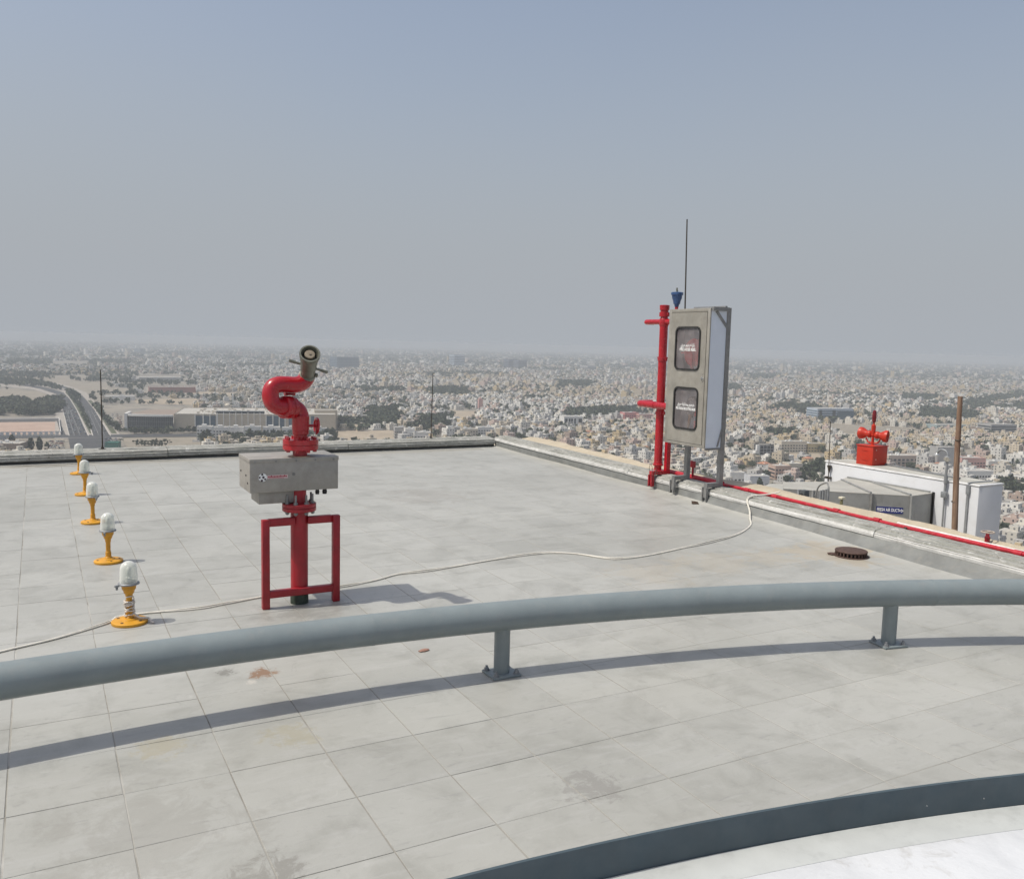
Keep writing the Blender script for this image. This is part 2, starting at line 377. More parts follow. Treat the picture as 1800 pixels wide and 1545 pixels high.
rp = thing('parapet_wall', 'low right-hand roof parapet with flaking grey-white coping and dark skirting', 'parapet', (6.66, 7, 0))
def rpath(a, b, n): return [(face_u(y), y, 1, 0) for y in np.linspace(a, b, n)]
m_ = MB(); vs = []
for y in np.linspace(-5, 13.38, 150):
    f = face_u(y); s_ = skew(y); vs += [(f+.02, y, .119), (f-.004, y, .119), (f-.012-s_*.25, y, .07), (f-s_, y, .001)]
m_.add(vs, [(i*4+k, i*4+k+1, i*4+k+5, i*4+k+4) for i in range(149) for k in range(3)]); m_.build('skirting', SKIRT, rp, smooth=40)
cuts = [13.395, 11.35, 9.3, 7.02, 5.32, 3.25, 1.2, -1.2, -4.9]
for a, b in zip(cuts[1:], cuts[:-1]):
    m_ = MB(); profile_run(m_, TOPP, rpath(a+.004, b-.004, max(6, int((b-a)/.07)))); m_.build('coping_section', COPE, rp, smooth=25)
    dz = random.uniform(-.004, .003); m_ = MB(); profile_run(m_, [(p+random.uniform(-.003, .003), z+dz) for p, z in LIPP], rpath(a+.003, b-.003, max(6, int((b-a)/.11))), .0022); m_.build('coping_lip', LIP, rp, smooth=25)
bp = thing('parapet_wall', 'low rear roof parapet with weathered moulded coping behind the yellow lamps', 'parapet', (0, 13.45, 0))
def bpath(a, b, n): return [(x, 13.37, 0, 1) for x in np.linspace(a, b, n)]
m_ = MB(); profile_run(m_, [(.0, -.01), (.0, .045), (.25, .045), (.25, -.01)], bpath(-9, 6.90, 30), .002); m_.build('skirting', paint('rear_dark_skirting', (.07, .07, .066), .7, scale=6), bp, smooth=30)
BTOP = [(-.020, .046), (-.030, .052), (-.030, .100), (-.022, .106), (-.012, .108), (-.012, .128), (.02, .146), (.10, .148), (.11, .158), (.22, .160), (.34, .152), (.345, .04)]
cb = [-9, -6.4, -3.6, -1.1, 1.62, 4.30, 6.90]
for a, b in zip(cb[:-1], cb[1:]):
    dz = random.uniform(-.003, .004); m_ = MB(); profile_run(m_, [(p, z+dz) for p, z in BTOP], bpath(a+.004, b-.004, max(6, int((b-a)/.07)))); m_.build('coping_section', COPEB, bp, smooth=25)

# sand-coloured sprayed foam ledge outside the right-hand parapet
def foam_material():
    m, n, l, b = nmat('sand_foam'); p = position(n); a = noise(n, l, p, 5, 7, .65, .3)
    c = mixc(n, l, rng(n, l, a, .3, .7), (.42, .355, .26), (.52, .455, .35)); c = mixc(n, l, rng(n, l, noise(n, l, p, 2.1, 5), .55, .75, 0, .5), c, (.38, .32, .235))
    l.new(c, b.inputs['Base Color']); b.inputs['Roughness'].default_value = .95
    bump(n, l, b, math_(n, l, 'ADD', a, noise(n, l, p, 30, 6, .7)), .6, .02); return m
LZ = .072
led = MB(); ys = np.linspace(-5, 13.0, 230); NU = 9
vs = []
for y in ys:
    f = face_u(y)+.262
    out = .31+.03*math.sin(y*1.3)+.03*math.sin(y*3.7+1)+.02*math.sin(y*9)+(.10*math.exp(-((y-12.6)/.8)**2))+(.12*math.exp(-((y-7.5)/.5)**2))
    hump = .05*math.exp(-((y-7.45)/.32)**2)+.02*math.sin(y*2.3)+.02*math.exp(-((y-12.6)/.7)**2)
    for k in range(NU):
        t = k/(NU-1); z = .165+(LZ if y < 7.5 else .045+.027*max(0, 9.5-y)/2)*t+hump*.5*math.sin(math.pi*min(1, t*1.1))+random.uniform(-.004, .004)
        vs.append((f+out*t, y, z-.05*max(0, t-.8)/.2))
    vs.append((f+out+.05, y, -.35)); vs.append((f+out+.02, y, -1.2))
K = NU+2
led.add(vs, [(i*K+k, i*K+k+1, (i+1)*K+k+1, (i+1)*K+k) for i in range(len(ys)-1) for k in range(K-1)])
tag(led.build('foam_ledge', foam_material(), smooth=60), 'lumpy sand-coloured ledge running outside the right-hand parapet beside the red pipe', 'ledge')

# ================================================================ RING RAIL, UPSTAND, DOME FOOT
def arc(r, a0, a1, n, z): return [(RC[0]+r*math.sin(t), RC[1]+r*math.cos(t), z) for t in np.linspace(a0, a1, n)]
_RC = RC; RC = RC2
rail = thing('guide_rail', 'thick blue-grey pipe rail curving low across the roof on short bolted posts', 'rail', (2.12, 4.01, 0))
joint = R(3.9)
m_ = MB().tube(arc(RR, R(-62), R(72), 200, .322), .079, 28); pipe = m_.build('pipe', RAILM, rail, smooth=60)
for a in (joint, R(20.6), R(-12)):
    p0, p1 = arc(RR, a-.0006, a+.0006, 2, .322); MB().cyl(p0, p1, .0802, 28).build('weld_seam', RAILM, pipe)
for a in (R(7.38), R(19.32), R(31.8), R(-5.1), R(-17.4)):
    x, y, _ = arc(RR, a, a, 1, 0)[0]; ca, sa = math.cos(-a), math.sin(-a)
    T = Matrix.Translation((x, y, 0)) @ Matrix.Rotation(-a+R(8), 4, 'Z')
    if -.3 < x < 1.5: continue
    post = MB().lathe((0, 0, .012), (0, 0, 1), [(0, .043), (.235, .043), (.262, .055)], 20); po = post.build('post', RAILM, None)
    po.parent = rail; po.matrix_parent_inverse = parent_inv(rail); po.matrix_basis = T
    pl = MB().box(-.082, .082, -.075, .075, .001, .014, .003); q = pl.build('base_plate', RAILM, None); q.parent = po
    for sx in (-1, 1):
        for sy in (-1, 1):
            bo = MB().lathe((sx*.062, sy*.055, .0145), (0, 0, 1), [(0, .019), (.003, .019), (.0032, .013), (.014, .013), (.0145, .007), (.026, .007)], 6)
            q = bo.build('bolt', GREY, None, smooth=20); q.parent = po

RC = _RC
plat = thing('dome_foot', 'white sloping dome foot behind a curved dark steel ring in the near corner', 'dome', (2.6, 2.2, 0))
def band(r0, r1, z0, z1, n=120, a0=R(-60), a1=R(70)):
    b = MB(); k = []
    for t in np.linspace(a0, a1, n):
        s, c = math.sin(t), math.cos(t)
        k += [(RC[0]+r*s, RC[1]+r*c, z) for r, z in ((r0, z0), (r1, z0), (r1, z1), (r0, z1))]
    b.add(k, [(i*4+j, i*4+(j+1) % 4, (i+1)*4+(j+1) % 4, (i+1)*4+j) for i in range(n-1) for j in range(4)]); return b
band(10.610, 10.622, .0, .168).build('ring_plate', BANDM, plat, smooth=30)
for q_ in ((1628, 1415), (1725, 1400)):
    w_ = onz(*q_, .09)[:2]-RC; w_ = w_/np.linalg.norm(w_); p0 = RC+w_*10.6095
    MB().lathe((p0[0], p0[1], .09), (-w_[0], -w_[1], 0), [(0, .003), (.0015, .003), (.003, .0015)], 8).build('rivet', GREY, plat)
STRIP = paint('pale_green_grey_cement', (.47, .485, .475), .7, dirt=(.33, .34, .33), amount=.6, scale=4, var=.08, bmp=.15)
band(10.462, 10.608, -.003, .046).build('kerb_strip', STRIP, plat, smooth=30)
def dome_white():
    m, n, l, b = nmat('white_waterproofing'); p = position(n)
    c = mixc(n, l, rng(n, l, noise(n, l, p, 2.2, 7, .65, .6), .42, .68, 0, .8), (.62, .63, .645), (.46, .47, .485))
    c = mixc(n, l, rng(n, l, noise(n, l, p, 6, 7, .7, .8), .55, .68, 0, .7), c, (.43, .42, .40))
    l.new(c, b.inputs['Base Color']); b.inputs['Roughness'].default_value = .55
    bump(n, l, b, noise(n, l, p, 3.5, 7, .65), .5, .02); return m
dm = MB(); vs = []; rr = np.linspace(10.466, 6.0, 40); n = 140
for t in np.linspace(R(-60), R(70), n):
    for r in rr:
        q = (10.466-r); z = .044+.018*(1-math.exp(-q/.04))+.012*q+.006*math.sin(t*90+r*5)*min(1, q*6)
        vs.append((RC[0]+r*math.sin(t), RC[1]+r*math.cos(t), z))
dm.add(vs, [(i*40+k, i*40+k+1, (i+1)*40+k+1, (i+1)*40+k) for i in range(n-1) for k in range(39)])
dm.build('dome_skin', dome_white(), plat, smooth=60)

# ================================================================ FIRE MONITOR
MU, MV = 1.513, 5.745
mon = thing('fire_monitor', 'red remote-controlled fire monitor with S-bend pipe, grey control box and square-tube stand', 'fire monitor', (MU, MV, 0))
P_ = lambda x, y, v=MV: Vector(ony(x, y, v))
riser = MB().cyl((MU, MV, .09), (MU, MV, .63), .057, 28).build('riser_pipe', REDF, mon)
MB().lathe((MU, MV, .001), (0, 0, 1), [(0, .060), (.03, .0595), (.07, .0585), (.092, .0575)], 24).build('pipe_foot', GREENP, mon)
LX0, LX1, LV = 1.276, 1.746, 5.687
for lx in (LX0, LX1):
    leg = MB().box(lx-.0235, lx+.0235, LV-.0235, LV+.0235, .001, .594, .003).build('leg', REDF, mon)
MB().box(LX0+.0236, LX1-.0236, LV-.022, LV+.022, .072, .118, .003).build('crossbar', REDF, mon)
for a, b in ((LX0+.0236, MU-.044), (MU+.044, LX1-.0236)):
    MB().box(a, b, LV-.004, LV+.040, .545, .5935, .003).build('crossbar', REDF, mon)
def flange(z0, z1, r, nb, stud0, stud1, mat, name):
    f = MB(); h = (z1-z0)
    f.lathe((MU, MV, z0), (0, 0, 1), [(0, r-.002), (.002, r), (h*.46, r), (h*.48, r-.006), (h*.52, r-.006), (h*.54, r), (h-.002, r), (h, r-.002)], 36)
    fl = f.build(name, mat, mon, smooth=30)
    for k in range(nb):
        a = 2*math.pi*(k+.35)/nb; x, y = MU+math.cos(a)*r*.80, MV+math.sin(a)*r*.80
        MB().cyl((x, y, z0-.016), (x, y, z0-.0005), .014, 6).cyl((x, y, z1+.0005), (x, y, z1+.014), .014, 6).cyl((x, y, stud0), (x, y, stud1), .0075, 8).build('bolt', mat if name == 'upper_flange' else TUBE, fl, smooth=20)
flange(.632, .682, .111, 8, .61, .745, REDF, 'lower_flange')
MB().cyl((MU, MV, .68), (MU, MV, .775), .046, 24).build('neck_pipe', REDF, mon)
# control box
bx = MB().box(1.180, 1.762, 5.690, 6.02, .772, .990, .004).build('control_box', STEELB, mon)
lid = MB().box(1.177, 1.765, 5.687, 6.023, .9655, .9932, .003).build('lid', STEELB, bx)
MB().box(1.243, 1.487, 5.725, 5.955, .690, .771, .004).build('lower_box', STEELB, bx)
for x in (1.212, 1.345, 1.478, 1.605, 1.728):
    MB().cyl((x, 5.6865, .974), (x, 5.683, .974), .0065, 8).build('screw', TUBE, bx)
for (y, z) in ((5.80, .875), (5.96, .885), (5.75, .83)):
    MB().cyl((1.1795, y, z), (1.176, y, z), .007, 8).build('screw', BLACK, bx)
MB().lathe((1.462, 5.6895, .885), (0, -1, 0), [(0, .011), (.003, .011), (.0035, .005), (.002, .004)], 16).build('screw', TUBE, bx)
for (x, z, r) in ((1.628, .772, .015), (1.678, .772, .017)):
    MB().lathe((x, 5.72, z-.0005), (0, 0, -1), [(0, r*.8), (.012, r*.8), (.0125, r), (.034, r*.85)], 12).build('cable_gland', BLACK, bx)
# sticker with a ball mark and red lettering
st = MB().cyl((1.262, 5.6895, .872), (1.262, 5.6882, .872), .027, 28).build('sticker', WHITEL, bx)
pk = MB()
for a, r, s in ((0.3, .004, .009), (1.75, .020, .008), (3.1, .02, .007), (4.4, .021, .009), (5.6, .019, .007)):
    cx, cz = 1.262+math.cos(a)*r, .872+math.sin(a)*r
    pk.cyl((cx, 5.6881, cz), (cx, 5.6876, cz), s, 5)
pk.build('ball_mark', DARKL, st)
MB().box(1.290, 1.424, 5.6884, 5.6894, .861, .885).build('strip', flat('pale_pink_strip', (.62, .48, .46)), bx)
lt = MB(); x = 1.295
for k in range(14):
    w = random.uniform(.005, .010); h = random.choice((.009, .009, .013))
    lt.box(x, x+w, 5.6879, 5.6883, .870, .870+h); x += w+.0022
    if x > 1.418: break
lt.box(1.300, 1.40, 5.6879, 5.6883, .8635, .866); lt.build('red_letters', REDL, bx, smooth=0)
MB().lathe((MU+.008, MV, .9935), (0, 0, 1), [(0, .064), (.004, .063), (.006, .05)], 24).build('seal_ring', paint('old_sealant', (.5, .42, .3), .8, scale=40), bx)
MB().cyl((MU+.005, MV, .996), (MU+.005, MV, 1.045), .047, 24).build('neck_pipe', REDF, mon)
MUs = MU; MU = MU+.010
flange(1.042, 1.110, .116, 8, 1.03, 1.116, RED, 'upper_flange')
MB().lathe((MU, MV, 1.108), (0, 0, 1), [(0, .047), (.03, .047), (.034, .053), (.06, .053), (.062, .056), (.155, .056), (.16, .052), (.178, .049)], 28).build('swivel_body', RED, mon)
e1 = [P_(530.5, 748), P_(530, 735), P_(526.5, 723), P_(519, 716.5), P_(511, 715)]
MB().tube([Vector((MU, MV, 1.28))]+e1[1:], .050, 24, smooth=6).build('lower_elbow', RED, mon, smooth=60)
ca, cb2 = P_(514.5, 716.5, MV-.005), P_(497, 716, MV-.05); ax = (cb2-ca); L = ax.length
MB().lathe(ca, ax, [(0, .058), (.004, .073), (L*.42, .075), (L*.45, .070), (L*.55, .070), (L*.6, .075), (L-.006, .073), (L, .06)], 28).build('swivel_collar', RED, mon)
e2 = [P_(500, 716, MV-.045), P_(490, 715.5, MV-.06), P_(480.5, 710, MV-.06), P_(476, 700, MV-.055), P_(475.5, 690, MV-.05), P_(480, 680.5, MV-.045), P_(490, 676, MV-.04), P_(504, 675.8, MV-.03), P_(518, 676.5, MV-.02), P_(529, 674, MV-.01), P_(536.5, 668, MV), P_(540, 660, MV)]
MB().tube(e2, .0535, 24, smooth=6).build('upper_elbow', RED, mon, smooth=60)
MB().lathe(P_(500, 690, MV+.02), (1, .1, .1), [(0, .022), (.05, .022), (.052, .03), (.065, .03)], 14).build('locking_boss', REDF, mon)
w0 = P_(541, 748); w1 = P_(556.5, 748.5)
hw = MB().cyl(w0, w1, .010, 12).build('valve_stem', RED, mon)
wh = MB(); A = (w1-w0).normalized(); t = Vector((0, 0, 1)); a1 = t.cross(A).normalized(); a2 = A.cross(a1)
wh.tube([w1+a1*.05*math.cos(k*math.pi/14)+a2*.05*math.sin(k*math.pi/14) for k in range(29)], .0085, 8)
wh.bar(w1-a1*.05, w1+a1*.05, .012, .008).bar(w1-a2*.05, w1+a2*.05, .012, .008); wh.build('handwheel', RED, mon)
# nozzle, looking up and back towards the roof edge rail
n0 = P_(540, 663); tow = Vector((-.30, -.95, 0)).normalized()
nd = (tow*.80+Vector((0, 0, 1))*.60+Vector((.10, 0, 0))).normalized()
nz = MB().lathe(n0-nd*.005, nd, [(0, .044), (.02, .046), (.022, .052), (.045, .052), (.048, .047), (.075, .048), (.20, .056), (.235, .064), (.258, .0665), (.266, .0655), (.266, .056), (.235, .046), (.2, .044)], 32, caps=True).build('nozzle', BRONZE, mon, smooth=40)
MB().lathe(n0+nd*.198, nd, [(0, .014), (.04, .014), (.042, .033), (.053, .033), (.056, .03), (.056, .008), (.062, .007)], 28).build('deflector', TAN, nz)
hc = n0+nd*.12; sd = nd.cross(Vector((0, 0, 1))).normalized()
if sd.dot(Vector(RT)) < 0: sd = -sd
sd = (sd-Vector((0, 0, 1))*.30+Vector((.0, .0, 0))).normalized()
for s in (-1, 1):
    MB().tube([hc+sd*(s*.045), hc+sd*(s*.085)], .008, 10).tube([hc+sd*(s*.085), hc+sd*(s*.128)], .0105, 10).build('handle', BRONZE, nz)
MB().lathe(hc-nd*.07+sd*.05, sd, [(0, .014), (.016, .014), (.018, .008)], 10).build('lock_screw', BRONZE, nz)
MU = MUs

# ================================================================ YELLOW EDGE LAMPS
def dome_glass():
    m, n, l, b = nmat('milky_lamp_glass'); b.inputs['Base Color'].default_value = (.86, .865, .82, 1); b.inputs['Roughness'].default_value = .10; b.inputs['Coat Weight'].default_value = .5
    t = n.new('ShaderNodeBsdfTransparent'); t.inputs[0].default_value = (.93, .95, .91, 1); x = n.new('ShaderNodeMixShader')
    w = n.new('ShaderNodeLayerWeight'); w.inputs[0].default_value = .45
    l.new(rng(n, l, w.outputs['Facing'], .0, .9, .32, .92), x.inputs[0]); l.new(t.outputs[0], x.inputs[1]); l.new(b.outputs[0], x.inputs[2]); l.new(x.outputs[0], n['Material Output'].inputs[0])
    bump(n, l, b, noise(n, l, stretched(n, l, position(n), (1, 1, 40)), 6), .15, .004); return m
GLASSD = dome_glass()
lamp_labels = ['nearest yellow rooftop lamp with white string knotted round its stem',
               'second yellow rooftop lamp from the front, next behind the string-tied one',
               'third yellow rooftop lamp, in the middle of the row of five',
               'fourth yellow rooftop lamp, second from the rear parapet',
               'farthest yellow rooftop lamp, standing closest to the rear parapet']
lamp = thing('roof_lamp', lamp_labels[0], 'lamp', (0, 0, 0), 0, 'yellow edge lamps in a row on the roof')
bs = MB().lathe((0, 0, .001), (0, 0, 1), [(0, .104), (.004, .106), (.016, .105), (.020, .098), (.024, .05), (.030, .046), (.034, .034)], 40).build('base_disc', YEL, lamp)
for a in (.5, 2.1, 3.7, 5.2):
    MB().cyl((.078*math.cos(a), .078*math.sin(a), .0205), (.078*math.cos(a), .078*math.sin(a), .025), .009, 8).build('bolt', paint('rusty_bolt', (.12, .07, .04), .7, scale=60) if a == .5 else bpy.data.materials['rusty_bolt'], bs)
MB().lathe((0, 0, .0335), (0, 0, 1), [(0, .027), (.006, .027), (.012, .022), (.05, .021), (.052, .0175), (.125, .0175), (.13, .021), (.15, .022)], 20).build('stem', YEL, lamp)
MB().lathe((0, 0, .181), (0, 0, 1), [(0, .022), (.012, .030), (.03, .034), (.034, .040), (.062, .044), (.064, .05)], 24).build('socket_cup', YEL, lamp)
cr = MB().lathe((0, 0, .2445), (0, 0, 1), [(0, .057), (.002, .062), (.010, .062), (.013, .058)], 32).build('collar', GREY, lamp)
MB().box(-.088, -.06, -.008, .008, .240, .252, .002).box(-.08, -.068, -.005, .005, .222, .24, .001).build('latch', GREY, cr)
prof = [(0, .052), (.012, .0525), (.05, .0515), (.085, .049)]+[(.085+.048*math.sin(t), .049*math.cos(t)) for t in np.linspace(.15, 1.5, 9)]
MB().lathe((0, 0, .2575), (0, 0, 1), prof, 32).build('glass_dome', GLASSD, lamp, smooth=60)
MB().lathe((0, 0, .2585), (0, 0, 1), [(0, .02), (.03, .02), (.035, .012), (.06, .016), (.085, .013), (.095, .004)], 14).build('bulb', flat('lamp_bulb', (.7, .7, .66), .3), lamp)
for k, (x, y) in enumerate([(.457, 5.735), (.447, 7.382), (.421, 9.008), (.427, 10.628), (.431, 12.265)]):
    o = lamp if k == 0 else copy_tree(lamp)
    o.location = (x, y, 0); o.rotation_euler.z = (.35, 1.2, 2.0, 2.9, .8)[k]; o['label'] = lamp_labels[k]
# the string round the nearest lamp
bd = MB(); lx, ly = .457, 5.735; pts = []
for k in range(120):
    t = k/119; a = t*math.tau*9; r = .024+.006*math.sin(k*1.7)+random.uniform(0, .005); z = .05+.09*abs(math.sin(t*4.3))+random.uniform(-.004, .004)
    pts.append((lx+r*math.cos(a), ly+r*math.sin(a), z))
bd.tube(pts, .0042, 6)
bd.tube([(lx+.026, ly-.01, .06), (lx+.05, ly-.03, .04), (lx+.085, ly-.035, .032), (lx+.11, ly-.02, .022), (lx+.118, ly-.05, .008), (lx+.135, ly-.07, .006)], .006, 7, smooth=5)
bd.tube([(lx+.022, ly-.012, .07), (lx+.027, ly, .12), (lx+.024, ly-.004, .165), (lx+.0, ly-.024, .172), (lx-.02, ly-.014, .168)], .0035, 6, smooth=5)
tag(bd.build('string', paint('tattered_string', (.62, .58, .53), .9, scale=50, var=.2)), 'frayed white string tangled round the stem of the nearest yellow lamp', 'string')

# ================================================================ CABLE
cpts = [onz(*q)[:2] for q in [(-260, 1212), (-120, 1178), (0, 1147), (100, 1123), (190, 1095)]]
cpts += [(.40, 5.855), (.568, 5.87), (.885, 5.862), (1.073, 5.904), (1.347, 5.957), (1.628, 5.975), (1.9, 5.997), (2.16, 6.052), (2.377, 6.151), (2.6, 6.16), (2.82, 6.186), (3.21, 6.26), (3.532, 6.314), (3.785, 6.31), (3.99, 6.189), (4.126, 5.99), (4.249, 5.90), (4.547, 5.892), (5.004, 5.998), (5.416, 6.096), (5.896, 6.26), (6.30, 6.52)]
cab = thing('cable', 'pair of thin white cables snaking across the roof and over the parapet', 'cable', (3.5, 6.3, 0))
for s in (-1, 1):
    pts = []
    for k, (x, y) in enumerate(cpts):
        w = (.012+.010*math.sin(k*1.9))*s; z = .0062
        if 5 <= k <= 6: y = y+.015
        pts.append((x+.3*w, y+w, z))
    q = lambda x, y, u, dz=0: tuple(np.array(onx(x, y, u))+np.array([0, 0, dz]))
    e = .006*s
    pts += [(6.50, 6.74+e, .020), (6.645, 6.90+e, .06), (6.682, 6.97+e, .115), (6.698, 7.0+e, .155), (6.735, 7.02+e*1.5, .182), (6.82, 7.03+e*2, .198), (6.92, 6.99+e*2, .206), (7.05, 6.97+e, .215), (7.12, 6.95+e, .235)]
    MB().tube(pts, .0052, 8, smooth=6).build('strand', WHITEC, cab, smooth=60)

# ================================================================ LIGHTNING RODS ON THE ROOF
def lrod(x, y, z0, z1, label, r=.0085, lean=(0, 0)):
    t = thing('lightning_rod', label, 'rod', (x, y, z0), 0, 'thin lightning rods round the roof edge')
    MB().lathe((x, y, z0), (0, 0, 1), [(0, .055), (.008, .055), (.01, .022), (.03, .02), (.032, .012), (.05, .012)], 16).build('base', ROD, t)
    MB().cyl((x, y, z0+.03), (x+lean[0], y+lean[1], z1), r, 10, r*.75).build('rod', ROD, t)
lrod(.781, 13.56, .150, 1.268, 'thin dark rod on the rear parapet behind the row of yellow lamps', .0095, (-.0, 0))
lrod(5.80, 13.56, .150, 1.255, 'thin dark rod on the rear parapet between fire monitor and hose cabinet', .0085, (.02, 0))

# ================================================================ ROOF DRAIN AND SCRAPS
RUST = paint('rusty_cast_iron', (.075, .043, .034), .8, dirt=(.19, .13, .10), amount=.5, scale=30, var=.3, bmp=.3)
dr = thing('roof_drain', 'rusty round slotted drain grate sunk in the roof near the right-hand parapet', 'drain', (6.215, 5.195, 0))
MB().lathe((6.215, 5.195, .002), (0, 0, 1), [(0, .150), (.004, .150), (.006, .132)], 36).build('rim', RUST, dr)
MB().lathe((6.215, 5.195, .040), (0, 0, 1), [(0, .132), (.006, .137), (.013, .133), (.019, .10), (.022, .03)], 36).build('cap', RUST, dr)
MB().cyl((6.215, 5.195, .0082), (6.215, 5.195, .0395), .105, 24).build('core', BLACK, dr)
rib_me = MB().box(.112, .133, -.006, .006, .0085, .0395).mesh('rib', RUST, 0)
for k in range(26):
    o = link('rib', rib_me, dr, loc=(0, 0, 0)); o.rotation_euler.z = k*math.tau/26
sc = MB().lathe((6.10, 5.30, .003), (0, 0, 1), [(0, .04), (.008, .045), (.014, .02)], 7); tag(sc.build('rust_flake', RUST), 'flat rusty flake lying beside the round roof drain', 'scrap')
sc = MB().add([(6.53, 7.70, .012), (6.60, 7.66, .006), (6.63, 7.72, .022), (6.57, 7.76, .03), (6.58, 7.71, .034), (6.55, 7.73, .004), (6.61, 7.70, .003)], [(0, 1, 4), (1, 2, 4), (2, 3, 4), (3, 0, 4), (0, 5, 6, 1), (1, 6, 2), (2, 5, 3), (3, 5, 0)])
tag(sc.build('rag', paint('dark_brown_rag', (.045, .026, .016), .9, scale=40), smooth=0), 'small crumpled dark brown rag on the roof below the hose cabinet', 'scrap')
sc = MB().lathe((1.912, 4.528, .001), (0, 0, 1), [(0, .020), (.005, .022), (.010, .014)], 7)
sc.v = [(1.912+(x-1.912)*1.7, 4.528+(y-4.528)*.8+(x-1.912)*.2, z) for x, y, z in sc.v]
tag(sc.build('stone_chip', paint('reddish_chip', (.30, .17, .13), .8, scale=60)), 'small reddish chip on the roof just behind the pipe rail', 'scrap')

# ================================================================ STANDPIPE BY THE CABINET
SU, SV = 6.88, 8.80
sp_ = thing('standpipe', 'tall glossy red fire standpipe with two side branches beside the steel hose cabinet', 'standpipe', (SU, SV, .2))
mp = MB().lathe((SU, SV, .235), (0, 0, 1), [(0, .048), (.05, .048), (.055, .066), (.072, .068), (.078, .056), (.10, .055), (.102, .052), (.56, .052)], 24).build('main_pipe', RED, sp_)
MB().lathe((SU, SV, .795), (0, 0, 1), [(0, .052), (1.24, .052), (1.245, .056), (1.33, .056), (1.332, .047), (1.355, .047), (1.357, .064), (1.405, .064), (1.407, .050), (1.435, .050), (1.438, .060), (1.495, .062), (1.50, .05)], 24).build('upper_pipe', RED, sp_)
for z in (.93, 1.60, 2.16):
    c = MB().lathe((SU, SV, z), (0, 0, 1), [(0, .053), (.002, .060), (.045, .060), (.047, .053)], 24)
    c.box(SU-.012, SU+.012, SV-.086, SV+.086, z+.008, z+.038, .003); c.build('clamp', REDF if z > 1 else RED, sp_)
for s in (-1, 1):
    MB().cyl((SU-.02, SV+s*.074, 1.644), (SU+.02, SV+s*.074, 1.644), .010, 8).build('bolt', REDF, sp_)
# branches run along the parapet into the cabinet, elbow at the free end
MB().tube([(SU+.12, 9.17, 2.088), (SU+.05, 9.175, 2.088), (SU+.012, 9.165, 2.088), (SU, 9.13, 2.088), (SU, 8.95, 2.088), (SU, 8.42, 2.088)], .033, 18, smooth=4).build('branch', RED, sp_, smooth=60)
MB().lathe((SU, SV, 2.030), (0, 0, 1), [(0, .053), (.02, .059), (.09, .059), (.10, .053)], 24).build('tee', RED, sp_)
MB().tube([(SU+.10, 9.115, 1.053), (SU-.02, 9.12, 1.053), (SU-.075, 9.115, 1.053), (SU-.098, 9.07, 1.053), (SU-.10, 8.98, 1.053), (SU-.10, 8.41, 1.053)], .043, 20, smooth=4).build('branch', RED, sp_, smooth=60)
MB().cyl((SU-.10, 8.815, 1.053), (SU-.10, 8.775, 1.053), .047, 20).build('coupling', RED, sp_)
MB().cyl((SU-.10, SV, 1.053), (SU-.02, SV, 1.053), .044, 18).build('tee', RED, sp_)
MB().bar((6.945, 8.70, .236), (6.945, 8.70, 1.30), .058, .05).build('square_post', RED, sp_)
br = MB().bar((6.705, 8.71, .213), (6.975, 8.71, .213), .07, .045).build('foot_bracket', RED, sp_)
MB().box(6.690, 6.732, 8.672, 8.692, .045, .188).box(6.690, 6.732, 8.728, 8.748, .045, .188).box(6.706, 6.722, 8.692, 8.728, .08, .188).build('clamp_jaw', REDF, br)
MB().box(SU-.07, SU+.07, SV-.09, SV+.05, .2355, .2395).build('foot_plate', RED, br)
# blue air valve behind the cabinet
vl = thing('air_valve', 'small blue air-release valve on a red stub behind the hose cabinet top', 'valve', (6.93, 8.62, 2.08))
MB().tube([(6.88, 8.66, 2.06), (6.93, 8.64, 2.12), (6.935, 8.635, 2.18), (6.93, 8.63, 2.27)], .021, 14, smooth=4).lathe((6.93, 8.63, 2.205), (0, 0, 1), [(0, .026), (.03, .026)], 6).build('stub_pipe', RED, vl)
vb = MB().lathe((6.93, 8.63, 2.27), (0, 0, 1), [(0, .024), (.03, .030), (.034, .040), (.07, .046), (.105, .060), (.14, .063), (.143, .074), (.17, .075), (.177, .066), (.18, .04)], 24).build('valve_body', BLUEV, vl)
MB().cyl((6.90, 8.60, 2.447), (6.90, 8.60, 2.497), .010, 8).build('vent_stem', BRONZE, vb); MB().cyl((6.95, 8.65, 2.447), (6.95, 8.65, 2.472), .008, 8).build('bolt', GREY, vb)

# ================================================================ HOSE CABINET
CU0, CU1, CV0, CV1, CZ0, CZ1 = 6.63, 6.868, 7.655, 8.372, .645, 2.218
hc_ = thing('hose_cabinet', 'tall stainless steel fire hose cabinet with two rounded windows on parapet legs', 'cabinet', (6.75, 8.0, .2))
case = MB()
t = .012
case.box(CU0+.004, CU1, CV0, CV0+t, CZ0, CZ1).box(CU0+.004, CU1, CV1-t, CV1, CZ0, CZ1)
case.box(CU0+.0042, CU1, CV0+t, CV1-t, CZ0+.0002, CZ0+t).box(CU0+.0042, CU1, CV0+t, CV1-t, CZ1-t, CZ1-.0002)
case.box(CU1-t, CU1-.0003, CV0+t, CV1-t, CZ0+t, CZ1-t)
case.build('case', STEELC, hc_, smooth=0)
fr = MB(); w = .042
fr.box(CU0-.004, CU0+.012, CV0-.003, CV0+w, CZ0-.003, CZ1+.003, .002).box(CU0-.004, CU0+.012, CV1-w, CV1+.003, CZ0-.003, CZ1+.003, .002)
fr.box(CU0-.004, CU0+.011, CV0+w, CV1-w, CZ0-.003, CZ0+.030, .002).box(CU0-.004, CU0+.011, CV0+w, CV1-w, CZ1-.036, CZ1+.003, .002)
fr.build('front_frame', STEEL, hc_)
